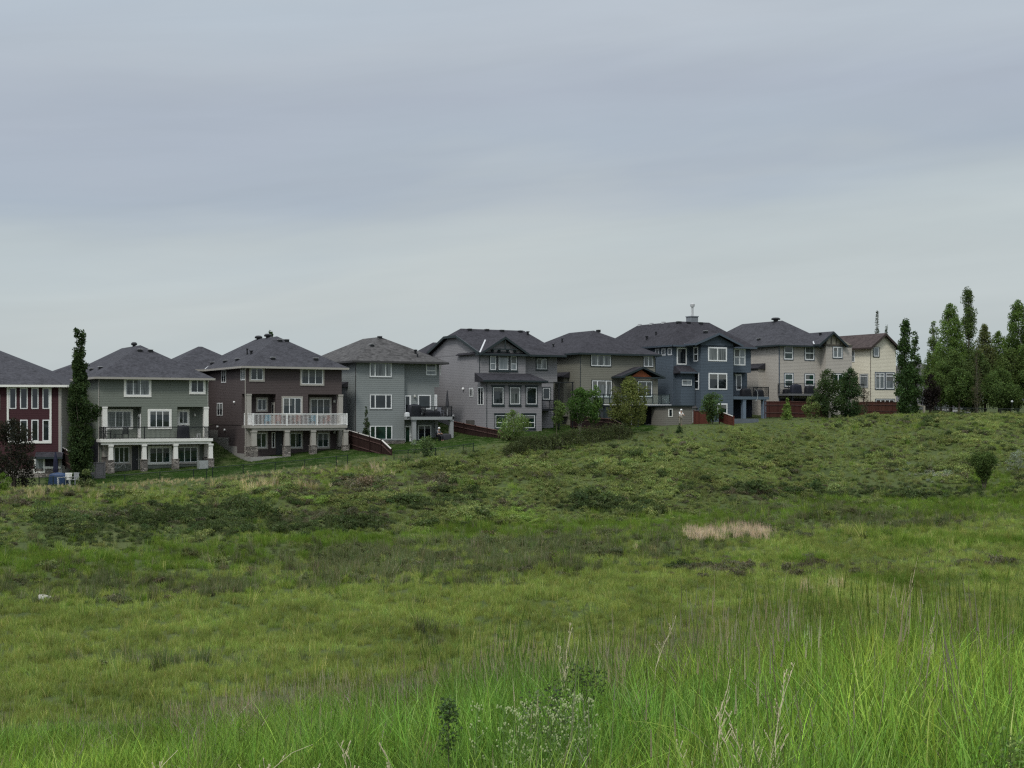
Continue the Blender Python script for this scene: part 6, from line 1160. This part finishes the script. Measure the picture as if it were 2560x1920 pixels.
person((x, y, z), A30 + math.pi * .15, dict(pelvis=(0, .05, .55), waist=(0, .08, .72), chest=(0, .06, .95), neck=(0, .0, 1.13), head=(0, -.03, 1.24), crown=(0, -.03, 1.33), shL=(-.19, .05, 1.05), elL=(-.25, -.08, .8), wrL=(-.2, -.3, .72), haL=(-.18, -.37, .72), shR=(.19, .05, 1.05), elR=(.25, -.08, .8), wrR=(.2, -.3, .72), haR=(.18, -.37, .72),
    hipL=(-.1, 0, .53), knL=(-.12, -.43, .52), anL=(-.13, -.42, .1), toL=(-.13, -.56, .05), hipR=(.1, 0, .53), knR=(.12, -.43, .52), anR=(.13, -.42, .1), toR=(.13, -.56, .05)), dict(skin=SKIN, shirt=paint('grey cotton', (.13, .14, .16), .8), trousers=paint('black cloth', (.02, .02, .025), .8), hat=WHT), 'person in grey shirt and white cap sitting on the patio below the raised corner deck')
x, y, z = at(h4, 1530, 1420, -2.0); cover(x, y, gz(x, y), A30, 1.2, .8, .6, DKG, 'covered_furniture', 'cover', 'dark grey covered seat beside the seated person')

# ------------------------------------------------------------------ dry reeds on the valley floor, and plants standing out of the tall grass
RM = tuft_mesh('reed tuft', 13, .34, .52, .032, VM, .35, .6, .0, 3)
n = 260; px_ = np.concatenate([rng.uniform(1712, 1922, 150), rng.normal(1885, 22, 55), rng.normal(1750, 26, 55)]); py_ = rng.uniform(1328, 1352, n) + 6 * np.sin((px_ - 1708) / 30); Yr = []
for a, b in zip(px_, py_):
    Ys = np.linspace(85, 118, 200); Xs = (a - 1280) / F * Ys; r_ = HOR - F * ground_z(Xs, Ys) / Ys; j = int(np.argmin(np.abs(r_ - b))); Yr.append(Ys[j])
Yr = np.array(Yr); Xr = (px_ - 1280) / F * Yr; s = rng.uniform(.7, 1.25, n)
scatter('dry_reeds', [RM], np.stack([Xr, Yr, ground_z(Xr, Yr) - .03], 1), np.stack([rng.normal(0, .1, n)] * 2 + [rng.random(n) * 6.28], 1), np.stack([s * .7, s * .7, s * 1.1], 1), np.array([(.64, .52, .46)]) * rng.uniform(.75, 1.2, (n, 1)), np.zeros(n), 'pinkish tan patch of dead reeds on the valley floor', 'reeds')
PALE = paint('bleached stalk', (.60, .52, .36), .8, .12, 20)
def dead_weed(x, ytop, Y, stems, label, s=1.0, curl=0.):
    X = (x - 1280) / F * Y; z = gz(X, Y); H = (HOR - ytop) / F * Y - z; r = empty('dead_weed', (X, Y, z - .03), random.uniform(0, 1), label=label, cat='dead weed')
    for i in range(stems):
        a = random.uniform(-.5, .5) + i * .9 ; sp = random.uniform(.08, .28) * H; hh = H * (1 if i == 0 else random.uniform(.6, .95)); sg = (-1) ** i
        pts = [(sg * sp * (t ** 1.5) + random.gauss(0, .008) + curl * t * t * H, random.gauss(0, .01) + .04 * sg * t, hh * (t - abs(curl) * .5 * t ** 3)) for t in np.linspace(0, 1, 9)]
        b = MB(); b.tube(pts, [.0038 * s * (1 - .75 * t) for t in np.linspace(0, 1, 9)], 5)
        for k in range(11):
            t = random.uniform(.35, .98); p = np.array([np.interp(t * 8, range(9), [q[j] for q in pts]) for j in range(3)]); an = random.uniform(0, 6.28); ln = random.uniform(.04, .13) * (1.2 - t); q = p + np.array((cos(an) * ln, sin(an) * ln * .5, ln * 1.5))
            b.tube([p, q], [.0017 * s, .001 * s], 4)
            for _ in range(3): e = p + (q - p) * random.uniform(.4, 1); b.box(e[0] - .002, e[0] + .002, e[1] - .002, e[1] + .002, e[2] - .002, e[2] + .006)
        b.build('stalk', PALE, r)
dead_weed(1890, 1650, 7.2, 4, 'tall bleached forked weed standing in the tall grass right of the flowering herbs'); dead_weed(1925, 1680, 7.5, 2, 'slim bleached stalk just right of the tall forked weed')
dead_weed(1768, 1670, 7.6, 3, 'short bleached weed left of the tall forked weed'); dead_weed(905, 1775, 6.9, 5, 'bleached tangle of bent stalks in the tall grass left of the flowering herbs', curl=-.25); dead_weed(1000, 1790, 7.0, 2, 'single bleached bowed stalk right of the bent tangle', curl=-.3)
dead_weed(290, 1850, 6.9, 2, 'small curled bleached stalk in the grass at the lower left', curl=.3); dead_weed(560, 1780, 7.4, 1, 'thin leaning bleached stalk in the left part of the tall grass', curl=.4); dead_weed(2330, 1540, 11.5, 2, 'small silvery sprig above the grass on the right')
dead_weed(1620, 1520, 12.5, 1, 'lone thin bleached stalk above the dry grass fringe', curl=.1); dead_weed(1405, 1555, 12.0, 3, 'feathery pale weed at the top of the middle grass fringe')
# flowering herbs
FL = paint('cream florets', (.36, .41, .20), .8, .1, 30); ST_ = veg_mat('herb green', (.12, .20, .05), .3, inst=False)
herbs = []
for k, (x, yt) in enumerate(((1192, 1758), (1262, 1762), (1285, 1772), (1308, 1752), (1322, 1760), (1345, 1775), (1378, 1765), (1400, 1742), (1412, 1758), (1432, 1728), (1446, 1738), (1458, 1736), (1480, 1744), (1300, 1785), (1385, 1780), (1430, 1762))):
    Y = 8.3 + random.uniform(-.5, .3); X = (x - 1280) / F * Y; z = gz(X, Y); H = (HOR - yt) / F * Y - z
    r = empty('flowering_herb', (X, Y, z - .02), random.uniform(0, 6), label='cream flowered herb in the cluster at the middle of the tall grass', cat='wildflower', group='cream flowered herbs in the tall grass')
    b = MB(); b.tube([(0, 0, 0), (.01, .01, H * .5), (0, 0, H * .97)], [.004, .003, .002], 5); fl = MB(); V = []; Fc = []; T = []
    for j in range(9):
        t = .45 + .52 * j / 8; a = j * 2.4; ln = .07 * (1.1 - t * .6); p = np.array((0, 0, H * t)); q = p + np.array((cos(a) * ln, sin(a) * ln, .035)); b.tube([p, q], [.002, .0015], 4)
        for _ in range(3): e = q + np.array([random.gauss(0, .010) for _ in range(3)]); fl.box(e[0] - .0033, e[0] + .0033, e[1] - .0033, e[1] + .0033, e[2] - .003, e[2] + .005)
    for _ in range(8): e = np.array([random.gauss(0, .015), random.gauss(0, .015), H + random.gauss(0, .008)]); fl.box(e[0] - .0033, e[0] + .0033, e[1] - .0033, e[1] + .0033, e[2] - .003, e[2] + .005)
    for j in range(26):
        t = random.uniform(.1, .85); leaf_quad(V, Fc, T, (random.gauss(0, .03), random.gauss(0, .03), H * t), .05, (1, 1, 1), .4, .3)
    s_ = b.build('stem', paint('stem green', (.10, .16, .05)), r); fl.build('blossom', FL, r); o = bpy.data.objects.new('leaves', raw_mesh('leaves', V, Fc, T, ST_)); link(o); o.parent = r
# dark leafy weeds
for x, yt, Y, w, c, lb in ((1122, 1738, 8.4, .035, (.075, .115, .05), 'dark upright thistle in the tall grass left of the flowering herbs'), (1465, 1648, 10, .12, (.075, .10, .05), 'dark spreading weed above and right of the flowering herbs'), (1370, 1690, 9, .2, (.11, .14, .075), 'pale leafy weed behind the flowering herbs'), (2525, 1822, 6.8, .16, (.13, .19, .06), 'broad leaved weed at the lower right corner')):
    X = (x - 1280) / F * Y; z = gz(X, Y); H = (HOR - yt) / F * Y - z
    plant('leafy_weed', X, Y, H, lambda t, w=w: (w * (.5 + .5 * sin(3 * t)), 0), c, 'weed', lb, leaf=.022, n=420, ncl=26, rc=.07, trunk=.006, t0=.55, limb=12)

for x, y, Y, lb in ((2409, 984, 168, 'white globe lamp on a thin post under the twin topped poplar'), (2530, 1006, 160, 'white globe lamp on a thin post near the right edge of the grove')):
    X, _, zt = G(x, y, Y); z = gz(X, Y); r = empty('path_lamp', (X, Y, z), 0, label=lb, cat='lamp'); MB().tube([(0, 0, -.1), (0, 0, zt - z)], .035, 6).build('post', M_BLACK, r)
    MB().lathe([(.02, -.14), (.1, -.09), (.14, 0), (.1, .09), (.02, .14)], 10, (0, 0, zt - z + .1)).build('globe', M_METAL, r, True)
